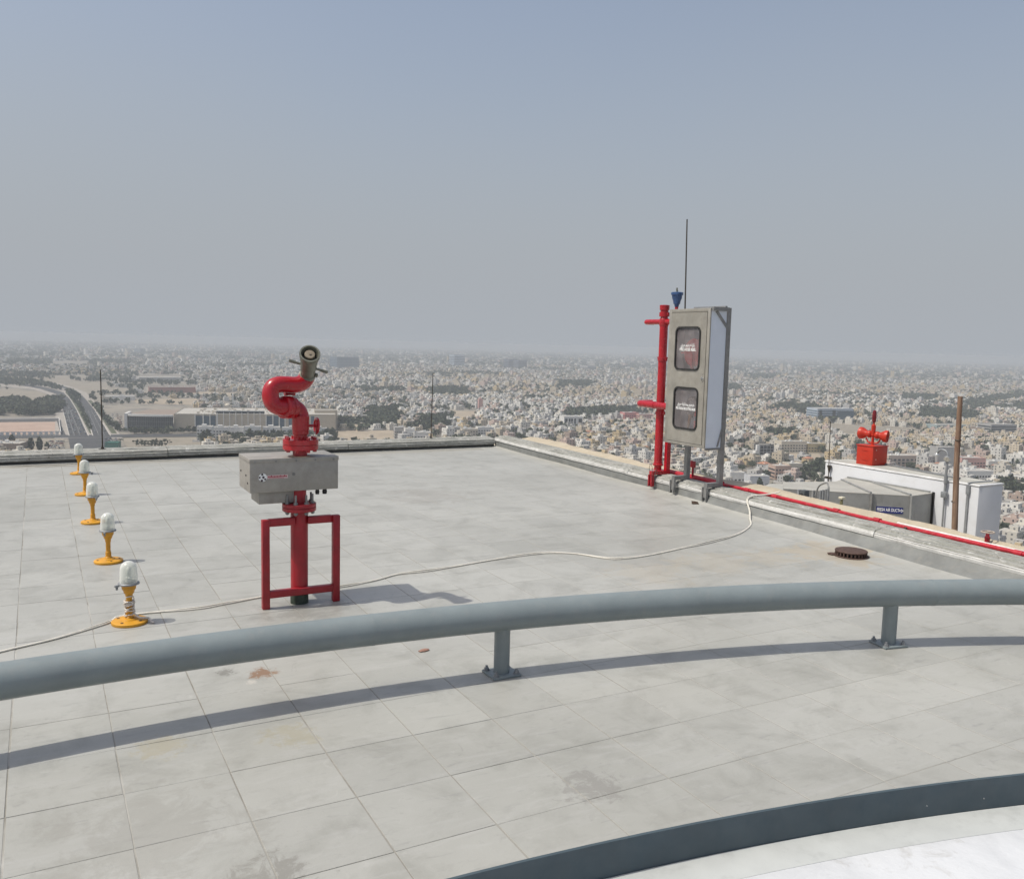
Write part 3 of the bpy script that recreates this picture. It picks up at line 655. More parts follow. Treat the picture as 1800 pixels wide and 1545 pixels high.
DV0, DV1, DZ0, DZ1 = CV0+w+.004, CV1-w-.004, CZ0+.034, CZ1-.040
wins = [(7.802, 8.228, 1.525, 2.008), (7.797, 8.213, .838, 1.312)]
def rrect(y0, y1, z0, z1, r, n=6):
    out = []
    for cy, cz, a in ((y1-r, z1-r, 0), (y0+r, z1-r, 90), (y0+r, z0+r, 180), (y1-r, z0+r, 270)):
        for k in range(n+1):
            t = R(a+90*k/n); out.append((cy+r*math.cos(t), cz+r*math.sin(t)))
    return out
bm = bmesh.new(); edges = []
for loop in [[(DV0, DZ0), (DV1, DZ0), (DV1, DZ1), (DV0, DZ1)]]+[rrect(*w_, .06) for w_ in wins]:
    vs = [bm.verts.new((CU0-.008, y, z)) for y, z in loop]
    edges += [bm.edges.new((vs[k], vs[(k+1) % len(vs)])) for k in range(len(vs))]
bmesh.ops.triangle_fill(bm, edges=edges, use_beauty=True)
geo = bmesh.ops.extrude_face_region(bm, geom=bm.faces[:]); bmesh.ops.translate(bm, vec=(.010, 0, 0), verts=[v for v in geo['geom'] if isinstance(v, bmesh.types.BMVert)])
bmesh.ops.recalc_face_normals(bm, faces=bm.faces[:])
me = bpy.data.meshes.new('door'); bm.to_mesh(me); bm.free(); me.materials.append(STEEL)
door = link('door', me, hc_)
gm, gn, gl, gb = nmat('cabinet_window_glass'); gn.remove(gb)
gt = gn.new('ShaderNodeBsdfTransparent'); gt.inputs[0].default_value = (.96, .96, .96, 1); gg = gn.new('ShaderNodeBsdfGlossy'); gg.inputs['Roughness'].default_value = .08
gd = gn.new('ShaderNodeBsdfDiffuse'); gd.inputs[0].default_value = (.62, .56, .56, 1)
lw = gn.new('ShaderNodeLayerWeight'); lw.inputs[0].default_value = .35
ms = gn.new('ShaderNodeMixShader'); gl.new(lw.outputs['Fresnel'], ms.inputs[0]); gl.new(gt.outputs[0], ms.inputs[1]); gl.new(gg.outputs[0], ms.inputs[2])
m2 = gn.new('ShaderNodeMixShader'); gl.new(rng(gn, gl, noise(gn, gl, position(gn), 6, 5), .35, .75, .12, .34), m2.inputs[0]); gl.new(ms.outputs[0], m2.inputs[1]); gl.new(gd.outputs[0], m2.inputs[2])
gl.new(m2.outputs[0], gn['Material Output'].inputs[0])
ARF = {'ا': 0xFE8D, 'ب': 0xFE8F, 'ة': 0xFE93, 'ح': 0xFEA1, 'خ': 0xFEA5, 'ر': 0xFEAD, 'ط': 0xFEC1, 'ف': 0xFED1, 'ق': 0xFED5, 'ك': 0xFED9, 'م': 0xFEE1, 'و': 0xFEED, 'ي': 0xFEF1}
NOFWD = 'اةرو'
def arabic(s):
    """joins the letters (isolated, final, initial, medial shapes) and puts them in drawing order"""
    out = []
    for i, ch in enumerate(s):
        if ch == ' ': out.append(' '); continue
        prev = i > 0 and s[i-1] != ' ' and s[i-1] not in NOFWD
        nxt = i+1 < len(s) and s[i+1] != ' ' and ch not in NOFWD
        out.append(chr(ARF[ch]+(1 if prev and not nxt else 2 if nxt and not prev else 3 if prev and nxt else 0)))
    return ''.join(reversed(out))
def lettering(name, body, size, mat, parent, M, width=None, bold=0.0, depth=.0006):
    cu = bpy.data.curves.new(name, 'FONT'); cu.body = body; cu.size = size; cu.align_x = 'CENTER'; cu.align_y = 'CENTER'; cu.offset = bold; cu.extrude = depth
    tmp = bpy.data.objects.new(name, cu); COL.objects.link(tmp); bpy.context.view_layer.update()
    me = bpy.data.meshes.new_from_object(tmp.evaluated_get(bpy.context.evaluated_depsgraph_get())); bpy.data.objects.remove(tmp)
    if width and len(me.vertices):
        xs_ = [v.co.x for v in me.vertices]; s = width/(max(xs_)-min(xs_))
        for v in me.vertices: v.co.x *= s
    me.transform(M); me.materials.clear(); me.materials.append(mat)
    return link(name, me, parent)
# letters on the cabinet front read from the roof: text +x runs to -Y, text up is +Z, facing -X
def front(y, z, u): return Matrix(((0, 0, -1, u), (-1, 0, 0, y), (0, 1, 0, z), (0, 0, 0, 1)))
for (y0, y1, z0, z1), en, ar, zt, wd, hgt in ((wins[0], 'FIRE HOSE REEL', 'بكرة خرطوم حريق', 1.752, .285, .046), (wins[1], 'FIRE HOSE & FIRE EXTINGUISHER', 'خرطوم وطفاية حريق', 1.068, .350, .040)):
    gk = MB(); o = rrect(y0-.010, y1+.010, z0-.010, z1+.010, .07); i_ = rrect(y0+.010, y1-.010, z0+.010, z1-.010, .05); n = len(o)
    gk.add([(CU0-.0085, *p) for p in o]+[(CU0-.018, p[0]*.97+q[0]*.03, p[1]*.97+q[1]*.03) for p, q in zip(o, i_)]+[(CU0-.018, *q) for q in i_]+[(CU0+.002, *q) for q in i_],
           [(r*n+k, r*n+(k+1) % n, (r+1)*n+(k+1) % n, (r+1)*n+k) for r in range(3) for k in range(n)])
    gk.build('gasket_or_gap', BLACK, door, smooth=50)
    pn = MB(); p_ = rrect(y0+.004, y1-.004, z0+.004, z1-.004, .056); pn.add([(CU0-.004, *p) for p in p_], [tuple(range(len(p_)))])
    pane = pn.build('window_pane', gm, door, smooth=0)
    yc = (y0+y1)/2
    lettering('lettering', en, hgt, WHITEL, door, front(yc, zt, CU0-.0062), wd, .0012)
    lettering('lettering', arabic(ar), hgt*1.2, WHITEL, door, front(yc, zt+.052, CU0-.0062), wd*.86, .001)
MB().lathe((CU0-.0085, 7.733, 1.425), (-1, 0, 0), [(0, .026), (.004, .026), (.005, .018), (.009, .017)], 20).box(CU0-.024, CU0-.0185, 7.728, 7.738, 1.408, 1.442, .001).build('latch', paint('shiny_latch', (.55, .54, .52), .2, metal=.9, scale=40), door)
MB().lathe((CU0-.0085, 7.733, 1.492), (-1, 0, 0), [(0, .016), (.002, .016), (.003, .008)], 16).build('keyhole_cover', STEEL, door)
for z in (.9, 1.43, 1.96):
    MB().cyl((CU0-.006, CV1-w-.002, z-.04), (CU0-.006, CV1-w-.002, z+.04), .006, 8).build('hinge', STEEL, door)
# tube frame carrying the cabinet: feet clamped on the parapet, arms across it, posts behind
PU = 6.897
for v, name in ((7.672, 'a'), (8.255, 'b')):
    f = MB().bar((PU, v, .190), (PU, v, 2.232 if v < 8 else 2.10), .055, .055)
    post = f.build('post', TUBE, hc_, smooth=0)
    arm = MB().bar((6.690, v, .2175), (PU-.028, v, .2175), .055, .048).build('arm', TUBE, post, smooth=0)
    MB().box(6.670, 6.702, v-.040, v-.024, .035, .193).box(6.670, 6.702, v+.024, v+.040, .035, .193).box(6.682, 6.688, v-.024, v+.024, .07, .193).build('clamp_jaw', TUBE, post, smooth=0)
MB().bar((CU0+.01, 7.628, 2.214), (PU-.028, 7.628, 2.214), .03, .04).build('top_rail', TUBE, hc_, smooth=0)
MB().bar((PU, 7.70, 2.245), (PU, 8.25, 2.245), .03, .02).build('top_rail', TUBE, hc_, smooth=0)
MB().bar((CU0+.075, 7.648, 2.195), (PU-.005, 7.648, 1.995), .012, .028).build('brace', TUBE, hc_, smooth=0)
MB().bar((PU-.005, 7.648, .93), (CU1-.055, 7.648, .66), .012, .018).build('brace', TUBE, hc_, smooth=0)
MB().bar((CU0+.02, 7.66, .632), (PU, 7.66, .632), .03, .022).bar((CU0+.02, 8.26, .632), (PU, 8.26, .632), .03, .022).build('shelf_bar', TUBE, hc_, smooth=0)
# inside: a hose reel behind the upper window, an extinguisher and a coiled hose behind the lower
hr = thing('hose_reel', 'red hose reel seen dimly through the upper window of the steel cabinet', 'hose reel', (6.75, 8.0, 1.70))
MB().lathe((6.70, 8.02, 1.72), (1, 0, 0), [(0, .05), (.01, .16), (.02, .165), (.025, .06), (.11, .06), (.115, .165), (.12, .05)], 32).build('drum', flat('dusty_red_reel', (.80, .10, .10), .5), hr)
MB().bar((6.685, 8.18, 1.715), (6.685, 7.98, 1.715), .05, .02).bar((6.685, 7.99, 1.715), (6.685, 7.99, 1.50), .035, .02).lathe((6.684, 7.99, 1.66), (-1, 0, 0), [(0, .018), (.008, .016)], 12).build('feed_pipe', flat('reel_red', (.80, .06, .06), .4), hr)
MB().tube([(6.76+.02*math.sin(k), 8.02+.11*math.cos(k*.42), 1.72+.11*math.sin(k*.42)) for k in range(46)], .012, 8).build('hose', flat('grey_hose', (.35, .34, .33), .6), hr)
ex = thing('fire_extinguisher', 'red fire extinguisher seen through the lower right of the cabinet window', 'extinguisher', (6.75, 7.87, .66))
MB().lathe((6.74, 7.885, .662), (0, 0, 1), [(0, .06), (.01, .066), (.36, .066), (.40, .05), (.425, .024), (.44, .022)], 24).build('cylinder', flat('extinguisher_red', (.78, .04, .04), .3), ex)
MB().box(6.671, 6.6745, 7.85, 7.92, .94, .99).build('label', flat('pale_label', (.45, .45, .5), .5), ex)
MB().box(6.72, 6.76, 7.84, 7.93, 1.105, 1.14, .004).cyl((6.74, 7.885, 1.10), (6.74, 7.885, 1.11), .02, 12).build('valve_head', BLACK, ex)
hs_ = thing('coiled_hose', 'coiled dark hose hanging behind the lower cabinet window', 'hose', (6.78, 8.1, .7))
MB().tube([(6.79+.015*math.sin(k*2.1), 8.09+.085*math.cos(k*.5), 1.08+.11*math.sin(k*.5)) for k in range(50)], .016, 8).build('coil', flat('canvas_hose', (.22, .22, .21), .7), hs_)
MB().lathe((6.72, 8.03, 1.0), (-.1, .05, -1), [(0, .022), (.05, .02), (.2, .010)], 14).build('branch_nozzle', flat('brass_nozzle', (.35, .2, .08), .35, Metallic=.6), hs_)
t_ = thing('lightning_rod', 'tallest thin lightning rod rising from behind the steel hose cabinet', 'rod', (6.94, 8.46, 1.9), 0, 'thin lightning rods round the roof edge')
MB().box(6.872, 6.955, 8.44, 8.48, 1.70, 1.73, .003).box(6.872, 6.955, 8.35, 8.48, 2.02, 2.05, .003).build('bracket', ROD, t_)
MB().cyl((6.94, 8.46, 1.66), (6.95, 8.53, 3.312), .0105, 10, .008).build('rod', ROD, t_)

# ================================================================ RED PIPE ON THE PARAPET, SMALL THINGS THERE
pp = thing('fire_pipe', 'red fire main lying along the top of the right-hand parapet', 'pipe', (7.07, 6, .21))
def pu(y): return face_u(y)+.296
MB().tube([(pu(y), y, .190+.004*math.sin(y*2)) for y in np.linspace(9.05, 2.2, 40)], .020, 16).build('pipe', REDP, pp, smooth=60)
for y in (8.45, 7.98, 7.35, 6.9, 6.05, 5.55, 4.15, 3.4):
    MB().cyl((pu(y), y-.035, .190), (pu(y), y+.035, .190), .028, 16).build('coupling', REDP, pp)
for y in (7.62, 6.15, 5.2, 4.0):
    MB().box(pu(y)-.07, pu(y)+.05, y-.015, y+.015, .1585, .1635).box(pu(y)-.05, pu(y)-.035, y-.013, y+.013, .1636, .20).build('saddle', RUST, pp)
MB().tube([(pu(y), y, .195) for y in np.linspace(8.9, 7.78, 8)], .034, 16).build('pipe', REDP, pp, smooth=60)
MB().box(7.025, 7.045, 8.27, 8.35, .32, .40, .004).build('end_plate', REDF, pp)
MB().cyl((7.035, 8.31, .205), (7.035, 8.31, .33), .014, 10).build('riser', REDF, pp)
wc = MB().tube([(pu(y)+.040, y, .205+.004*math.sin(y)) for y in np.linspace(5.35, 2.2, 24)], .012, 10)
tag(wc.build('white_conduit', paint('white_conduit', (.66, .64, .62), .5, scale=10), smooth=60), 'thin white conduit lying beside the red parapet pipe near the picture edge', 'conduit')
hv = thing('hydrant_valve', 'small dark red valve with a pale handwheel standing on the parapet ledge', 'valve', (7.12, 4.62, .2))
q = onz(1735, 953, .20); hx, hy = q[0], q[1]
hv.location = (hx, hy, .2)
MB().lathe((hx, hy, .17), (0, 0, 1), [(0, .04), (.02, .04), (.022, .022), (.05, .02), (.07, .024), (.085, .016), (.115, .012)], 14).build('body', REDF, hv)
MB().tube([(hx+.05*math.cos(k*math.pi/10), hy+.05*math.sin(k*math.pi/10), .288) for k in range(21)], .006, 6).bar((hx-.05, hy, .288), (hx+.05, hy, .288), .008).build('handwheel', paint('pale_wheel', (.42, .36, .30), .7, scale=40), hv)
wl_ = MB(); q = onz(1146, 836, .19)
wl_.tube([(q[0]+.02*t, q[1]+.11-.10*math.cos(t*.5), .19+.12*math.sin(t*.5)) for t in np.linspace(0, 6.2, 16)], .003, 5)
wl_.tube([(q[0]-.06+.03*t, q[1]-.13+.02*t, .19+.09*math.sin(t)) for t in np.linspace(0, 3.14, 10)], .004, 5)
tag(wl_.build('loose_wire', ROD), 'loose bent wire sticking up on the parapet beside the standpipe foot', 'wire')

# ================================================================ LOWER WING WITH WHITE SHAFT, DUCT, SIREN
BU0, BU1, BV0, BV1, BZ = 15.2, 15.92, 9.95, 13.556, -.603
wing = MB().box(7.6, 16.3, 6.8, 30, -125, -3.2)
tag(wing.build('roof_wing', paint('wing_render', (.5, .46, .38), .8, scale=.3), smooth=0), 'lower wing of the tower below the white shaft and duct', 'building wing')
sh = thing('shaft_block', 'long white rendered shaft block beyond the parapet carrying the red siren', 'shaft', (15.5, 11.5, -3.2))
MB().box(BU0, BU1, BV0, BV1, -3.2, BZ-.0305, .02).build('wall', WHITEP, sh)
MB().box(BU0-.012, BU1+.01, BV0-.01, BV1+.01, BZ-.030, BZ, .006).build('coping', paint('white_edge', (.72, .72, .72), .5, scale=3), sh)
MB().box(BU0+.05, BU1-.04, BV0+.05, BV1-.05, BZ+.0005, BZ+.008).build('roof', paint('dusty_shaft_top', (.42, .41, .37), .85, scale=3, dirt=(.3, .28, .24)), sh)
MB().bar((BU0+.3, BV0+.6, BZ+.03), (BU0+.62, BV0+2.6, BZ+.03), .03).build('cable_run', GREY, sh)
vq = 10.15
MB().box(BU0-.03, BU0-.0005, vq-.022, vq+.022, -3.0, BZ-.05).box(BU0-.04, BU0-.0004, vq-.035, vq+.035, BZ-.20, BZ-.04).box(BU0-.03, BU1-.05, vq-.022, vq+.022, BZ+.0085, BZ+.025).build('strap', GREY, sh)
# air duct: comes slanting out of the shaft block
DZ = -.895
A = [(15.195, 12.95), (14.50, 12.62), (13.35, 12.95), (12.72, 12.32), (13.10, 11.98), (13.92, 11.27), (14.47, 10.80), (15.195, 10.88)]
du = thing('air_duct', 'dusty grey sheet-metal fresh air duct joined to the white shaft block', 'duct', (14, 11.7, -1.5))
MB().prism(A, -1.52, DZ-.012).build('duct_body', GALV, du, smooth=0)
ctr = np.mean(np.array(A), 0)
MB().prism([tuple(np.array(p)+(ctr-np.array(p))*-.004) for p in A], DZ-.0115, DZ).build('duct_top', GALVT, du, smooth=0)
def seam(a, b, name='flange', dz=0, w=.035, up=True):
    a = np.array(a); b = np.array(b); d = (b-a)/np.linalg.norm(b-a)
    MB().bar((*a, DZ+.016), (*b, DZ+.016), w, .03).build(name, GALV, du, smooth=0)
seam((13.92, 11.27), (14.75, 12.70)); seam((14.47, 10.82), (15.15, 12.3)) ; seam((15.16, 10.92), (15.16, 12.9))
for (x, y), w in (((13.93, 11.255), .05), ((14.47, 10.795), .04), ((13.12, 11.955), .04)):
    MB().box(x-w/2-.012, x+w/2-.012, y-w/2-.012, y+w/2-.012, -1.52, DZ+.002).build('flange', TUBE if w == .05 else GALV, du, smooth=0)
MB().box(15.17, 15.196, 10.84, 10.885, -1.52, DZ+.02).build('gasket_or_gap', BLACK, du, smooth=0)  # black strip put in for the shade of the gap against the shaft
MB().prism([(14.50, 10.84), (15.19, 10.92), (15.19, 12.5), (14.1, 11.9)], -1.62, -1.525).build('duct_underside', TUBE, du, smooth=0)
# blue FRESH AIR DUCT plate on the slanting face
pa = np.array([13.95, 11.245]); pb = np.array([14.46, 10.808]); dd = (pb-pa)/np.linalg.norm(pb-pa); nn = np.array([dd[1], -dd[0]])
if nn @ -pa < 0: nn = -nn
def onface(x, y):
    d = ray(x, y); nv = np.array([nn[0], nn[1], 0]); t = ((np.array([*pa, 0])-EYE) @ nv)/(d @ nv); return EYE+d*t
q0, q1 = onface(1540, 893.5), onface(1587, 899.5); mid = (q0+q1)/2; wd = np.linalg.norm((q1-q0)[:2]); hgt = abs(onface(1540, 889)[2]-onface(1540, 901)[2])*.9
X = Vector((*dd, 0)); N = Vector((*nn, 0)); Mx = Matrix(((X.x, 0, N.x, mid[0]+N.x*.004), (X.y, 0, N.y, mid[1]+N.y*.004), (0, 1, 0, mid[2]), (0, 0, 0, 1)))
pm = MB().box(-wd/2, wd/2, -hgt/2, hgt/2, -.003, .003).mesh('sign_plate', BLUES, 0); pm.transform(Mx); sgn = link('sign_plate', pm, du)
Mt = Mx @ Matrix.Translation((-wd*.055, 0, .0036)); lettering('lettering', 'FRESH AIR DUCT', hgt*.74, WHITEL, sgn, Mt, wd*.83, .002)
ar_ = MB(); ar_.add([(x*hgt, y*hgt, .0045) for x, y in ((-.3, .13), (.02, .13), (.02, .32), (.36, 0), (.02, -.32), (.02, -.13), (-.3, -.13))], [tuple(range(7))])
ar_.add([(x*hgt, y*hgt, .0050) for x, y in ((-.2, .05), (.09, .05), (.09, .14), (.22, 0), (.09, -.14), (.09, -.05), (-.2, -.05))], [tuple(range(7))], 1)
am = ar_.mesh('arrow', [WHITEL, BLUES], 0); am.transform(Mx @ Matrix.Translation((wd*.43, 0, 0))); link('arrow', am, sgn)
# conduits and a small junction box in front of the duct's far end
def plumb(x, y, u): return np.array(onx(x, y, u))
cd = thing('conduit_bundle', 'bundle of grey conduits bending over the far end of the duct', 'conduits', (12.3, 11.0, -1.2))
for k, px in enumerate((1443, 1447.5, 1452.5, 1456)):
    q = plumb(px, 862, 12.25); MB().cyl((q[0], q[1], -3.2), (q[0], q[1], q[2]+.01*k), .022, 10).build('conduit', GREY, cd)
q = plumb(1434, 860, 12.4); q2 = plumb(1457, 860, 12.25)
MB().tube([(q2[0], q2[1], q2[2]+.0), (q2[0]+.02, q2[1]+.04, q2[2]+.07), (q2[0]+.1, q2[1]+.16, q2[2]+.085), (q[0]+.02, q[1]-.05, q[2]+.06), (q[0], q[1], q[2]-.12)], .014, 8, smooth=5).build('loop', TUBE, cd, smooth=60)
jb = thing('junction_box', 'grey box and dark damper unit at the far left end of the duct', 'junction box', (12.6, 11.6, -1))
q = plumb(1404, 866, 12.5); MB().box(q[0]-.02, q[0]+.03, q[1]-.025, q[1]+.03, -1.6, q[2]+.06, .004).build('channel', GREY, jb)
q = plumb(1413, 868, 12.5); MB().box(q[0]-.05, q[0]+.08, q[1]-.06, q[1]+.06, -1.6, q[2]+.07, .01).build('damper', paint('dark_damper', (.07, .08, .085), .5, scale=20), jb)
MB().cyl((q[0]-.052, q[1], q[2]-.02), (q[0]-.07, q[1], q[2]-.02), .035, 12).build('motor', BLACK, jb)
fw = thing('float_switch', 'small yellowish switch with a white cap on the duct side', 'switch', (13.1, 11.7, -1.2))
q = plumb(1480, 876, 12.9); MB().box(q[0]-.045, q[0]+.045, q[1]-.045, q[1]+.045, q[2]-.012, q[2]+.03, .008).build('cap', paint('cream_cap', (.62, .58, .45), .6, scale=30), fw)
MB().cyl((q[0], q[1], -1.55), (q[0], q[1], q[2]-.0125), .022, 8).cyl((q[0]-.04, q[1]+.03, -1.55), (q[0]-.02, q[1]+.01, q[2]-.05), .012, 8).build('stem', paint('olive_stem', (.2, .19, .10), .6, scale=30), fw)
# left low duct deck
lo = MB().prism([(14.55, 14.93), (14.58, 14.42), (15.35, 14.39), (16.09, 14.99), (15.38, 15.33)], -3.3, -1.4)
tag(lo.build('plant_deck', GALVT, smooth=0), 'small pale grey plinth behind the far end of the duct', 'plinth')
gu = MB().prism([(9.5, 10.44), (9.32, 9.38), (9.55, 9.35), (9.73, 10.42)], -3.3, -.30)
tag(gu.build('grey_upstand', CONC, smooth=0), 'low grey concrete upstand just outside the ledge right of the cabinet', 'upstand')
# siren
sr = thing('siren', 'bright orange-red warning siren with two horns on a square box', 'siren', (15.55, 12.7, BZ))
z0 = BZ+.009
MB().box(15.40, 15.85, 12.49, 12.905, z0, z0+.40, .006).build('siren_box', ORNG, sr)
MB().box(15.385, 15.865, 12.475, 12.92, z0+.4005, z0+.418, .004).build('lid', ORNG, sr)
for zz in (.10, .30):
    MB().box(15.393, 15.3995, 12.62, 12.76, z0+zz, z0+zz+.02).box(15.388, 15.3929, 12.66, 12.72, z0+zz+.004, z0+zz+.012).build('vent', ORNG, sr)
    MB().lathe((15.50, 12.4895, z0+zz+.03), (0, -1, 0), [(0, .014), (.006, .012)], 10).build('bolt', paint('pale_bolt', (.6, .4, .35), .4, scale=30) if zz == .10 else bpy.data.materials['pale_bolt'], sr)
cx, cy = 15.60, 12.68
MB().lathe((cx, cy, z0+.418), (0, 0, 1), [(0, .06), (.01, .03), (.18, .03), (.2, .045), (.42, .045), (.44, .02), (.5, .02)], 16).build('mast', ORNG, sr)
MB().lathe((cx, cy, z0+.90), (0, 0, 1), [(0, .03), (.02, .04), (.10, .045), (.102, .05), (.11, .05), (.112, .044), (.2, .043), (.245, .032), (.26, .01)], 20).build('beacon', paint('dark_red_beacon', (.16, .008, .014), .3, scale=20), sr)
for s, dv, nm in ((1, (-.12, .95, .03), 0), (-1, (.35, -.75, -.06), 1)):
    d = Vector(dv).normalized(); o = Vector((cx, cy, z0+.64))
    hb_ = MB().lathe(o+d*.03, d, [(q*.74, r*.86) for q, r in [(0, .05), (.04, .09), (.10, .09), (.13, .075), (.17, .085), (.26, .135), (.30, .148), (.36, .15), (.365, .144), (.30, .13), (.2, .06), (.12, .03)]], 28, caps=True).build('horn', ORNG, sr, smooth=50)
    MB().lathe(o+d*.15, d, [(0, .045), (.05, .045), (.06, .02)], 16).build('driver', paint('pale_driver', (.55, .55, .53), .5, scale=20) if nm == 0 else bpy.data.materials['pale_driver'], hb_)
    MB().tube([(cx, cy, z0+.46), (cx+d.x*.1, cy+d.y*.1, z0+.47), (cx+d.x*.16, cy+d.y*.16, z0+.56)], .018, 8, smooth=4).build('bracket', ORNG, sr)
# rod on the shaft's left corner
t_ = thing('lightning_rod', 'thin rod clamped to the left corner of the white shaft block', 'rod', (15.15, 13.40, -1), 0, 'thin lightning rods round the roof edge')
MB().cyl((15.155, 13.40, -1.05), (15.155, 13.445, .26), .010, 8, .008).build('rod', ROD, t_)
MB().lathe((15.155, 13.40, -.86), (0, 0, 1), [(0, .012), (.10, .03), (.16, .05), (.165, .05), (.17, .02)], 12).build('cone_clamp', ROD, t_)
for dy in (-.03, .05): MB().box(15.12, 15.199, 13.38+dy, 13.43+dy, -.985, -.94, .005).build('clamp', ROD, t_)
# conduit with a swan-neck floodlight
lm = thing('service_light', 'grey swan-neck lamp on a vertical conduit in front of the white shaft', 'lamp', (15.1, 10.6, -3.2))
cu_, cv_ = 15.15, 10.60
MB().cyl((cu_, cv_, -3.1), (cu_, cv_, -.94), .016, 10).cyl((cu_, cv_, -.82), (cu_, cv_, -.23), .024, 10).cyl((cu_, cv_, -.66), (cu_, cv_, -.52), .036, 10).build('conduit', GREY, lm)
MB().box(cu_-.05, cu_+.03, cv_-.055, cv_+.055, -.939, -.821, .012).build('junction_box', GREY, lm)
MB().tube([(cu_, cv_, -.23), (cu_, cv_-.01, -.13), (cu_, cv_+.05, -.045), (cu_, cv_+.16, -.04), (cu_, cv_+.225, -.12)], .020, 10, smooth=5).build('swan_neck', GREY, lm, smooth=60)
MB().lathe((cu_, cv_+.222, -.11), (0, .1, -1), [(0, .025), (.03, .045), (.05, .045), (.06, .03)], 16).build('lamp_head', paint('bright_lamp_head', (.6, .6, .58), .25, metal=.6, scale=20), lm)
MB().lathe((cu_-.01, cv_-.01, -.17), (-.6, -.2, -.3), [(0, .03), (.03, .055), (.06, .055)], 16).build('lamp_head', bpy.data.materials['bright_lamp_head'], lm)
# wooden pole
def wood():
    m, n, l, b = nmat('weathered_wood'); p = position(n)
    g_ = noise(n, l, stretched(n, l, p, (30, 30, 1.6)), 1.6, 7, .7, .5)
    c = mixc(n, l, rng(n, l, g_, .35, .65), (.17, .10, .065), (.36, .245, .17)); c = mixc(n, l, rng(n, l, noise(n, l, p, 3, 5), .55, .7, 0, .5), c, (.16, .07, .05))
    l.new(c, b.inputs['Base Color']); b.inputs['Roughness'].default_value = .85; bump(n, l, b, g_, .6, .006); return m
WOOD = wood()
wp = thing('wooden_pole', 'bare weathered wooden pole standing in front of the white shaft block', 'pole', (11, 7.5, -3.2))
MB().tube([(11.03, 7.497, -3.2), (11.0, 7.507, -.602), (11.005, 7.56, .35), (11.0, 7.579, 1.211)], [.041, .040, .037, .031], 12).build('timber', WOOD, wp, smooth=60)
for z in (-.23, .62):
    MB().tube([(11.003+.041*math.cos(k*.42), 7.545+.024*z+.041*math.sin(k*.42), z+.004*math.sin(k*.4)) for k in range(16)], .006, 6).build('wire_tie', ROD, wp)

# ================================================================ CITY BELOW
GZ = -125.0; MS = 125/86
def G(px, py): return onz(px, py, GZ)
rs = np.random.RandomState(11)
def ground_material():
    m, n, l, b = nmat('dusty_city_ground'); p = position(n)
    a = noise(n, l, p, .004, 6, .6); b2 = noise(n, l, p, .02, 6, .65); c3 = noise(n, l, p, .09, 5, .6)
    c = mixc(n, l, rng(n, l, a, .35, .65), (.215, .19, .155), (.29, .255, .205)); c = mixc(n, l, rng(n, l, b2, .48, .62, 0, .8), c, (.125, .118, .108)); c = mixc(n, l, rng(n, l, c3, .52, .66, 0, .6), c, (.33, .29, .235))
    l.new(c, b.inputs['Base Color']); b.inputs['Roughness'].default_value = .95; return m
gm_ = MB(); N = 64; gm_.add([(0, 0, GZ-.6)]+[(20000*math.cos(k*math.tau/N), 20000*math.sin(k*math.tau/N), GZ-.6) for k in range(N)], [(0, 1+k, 1+(k+1) % N) for k in range(N)])
structure(gm_.build('city_ground', ground_material(), smooth=0))

def soil(name, c1, c2, s=.03):
    m, n, l, b = nmat(name); p = position(n); a = noise(n, l, p, s, 7, .65, .4)
    c = mixc(n, l, rng(n, l, a, .35, .65), c1, c2); c = mixc(n, l, rng(n, l, noise(n, l, p, s*6, 6, .7), .56, .7, 0, .6), c, tuple(x*.6 for x in c1))
    l.new(c, b.inputs['Base Color']); b.inputs['Roughness'].default_value = .95; return m
SAND = soil('sandy_lot', (.30, .245, .175), (.39, .32, .24)); PINKS = soil('pinkish_lot', (.36, .25, .19), (.45, .33, .26)); DUN = soil('dun_field', (.225, .195, .15), (.295, .255, .20)); REDS = soil('reddish_lot', (.25, .18, .14), (.34, .25, .19))
ASPH = soil('road_asphalt', (.042, .043, .046), (.066, .066, .068), .05); PAVE = soil('roadside_paving', (.30, .27, .235), (.38, .34, .30), .08); LAWN = soil('dry_grass', (.05, .065, .03), (.10, .10, .055), .08)
def poly_sheet(name, poly, z, mat):
    pts = [G(*q) for q in poly]; b = bmesh.new(); vs = [b.verts.new((p[0], p[1], GZ+z)) for p in pts]
    f = b.faces.new(vs); bmesh.ops.triangulate(b, faces=[f]); bmesh.ops.recalc_face_normals(b, faces=b.faces[:])
    if b.faces[0].normal.z < 0: bmesh.ops.reverse_faces(b, faces=b.faces[:])
    me = bpy.data.meshes.new(name); b.to_mesh(me); b.free(); me.materials.append(mat); o = link(name, me); return structure(o)
FIELDS = [
 (DUN, [(-40, 660), (148, 660), (228, 690), (172, 693), (118, 684), (60, 671), (-40, 666)]), (PINKS, [(-60, 742), (103, 741), (107, 761), (-60, 765)]),
 (DUN, [(-40, 682), (66, 687), (94, 698), (97, 703), (-40, 707)]), (SAND, [(236, 702), (345, 700), (352, 712), (240, 709)]), (DUN, [(216, 769), (344, 766), (372, 802), (228, 802)]),
 (SAND, [(584, 757), (690, 756), (716, 776), (574, 780)]), (SAND, [(791, 722), (838, 722), (850, 739), (795, 741)]), (DUN, [(1432, 742), (1600, 751), (1662, 760), (1482, 770)]),
 (SAND, [(1368, 796), (1440, 797), (1447, 807), (1374, 807)]), (REDS, [(1024, 739), (1110, 734), (1152, 742), (1026, 748)]), (DUN, [(-40, 770), (112, 769), (118, 800), (-40, 800)]), (SAND, [(330, 688), (420, 690), (430, 697), (340, 696)]),
 (SAND, [(640, 706), (690, 706), (696, 711), (640, 711)]), (DUN, [(1690, 790), (1800, 796), (1860, 806), (1700, 804)])]
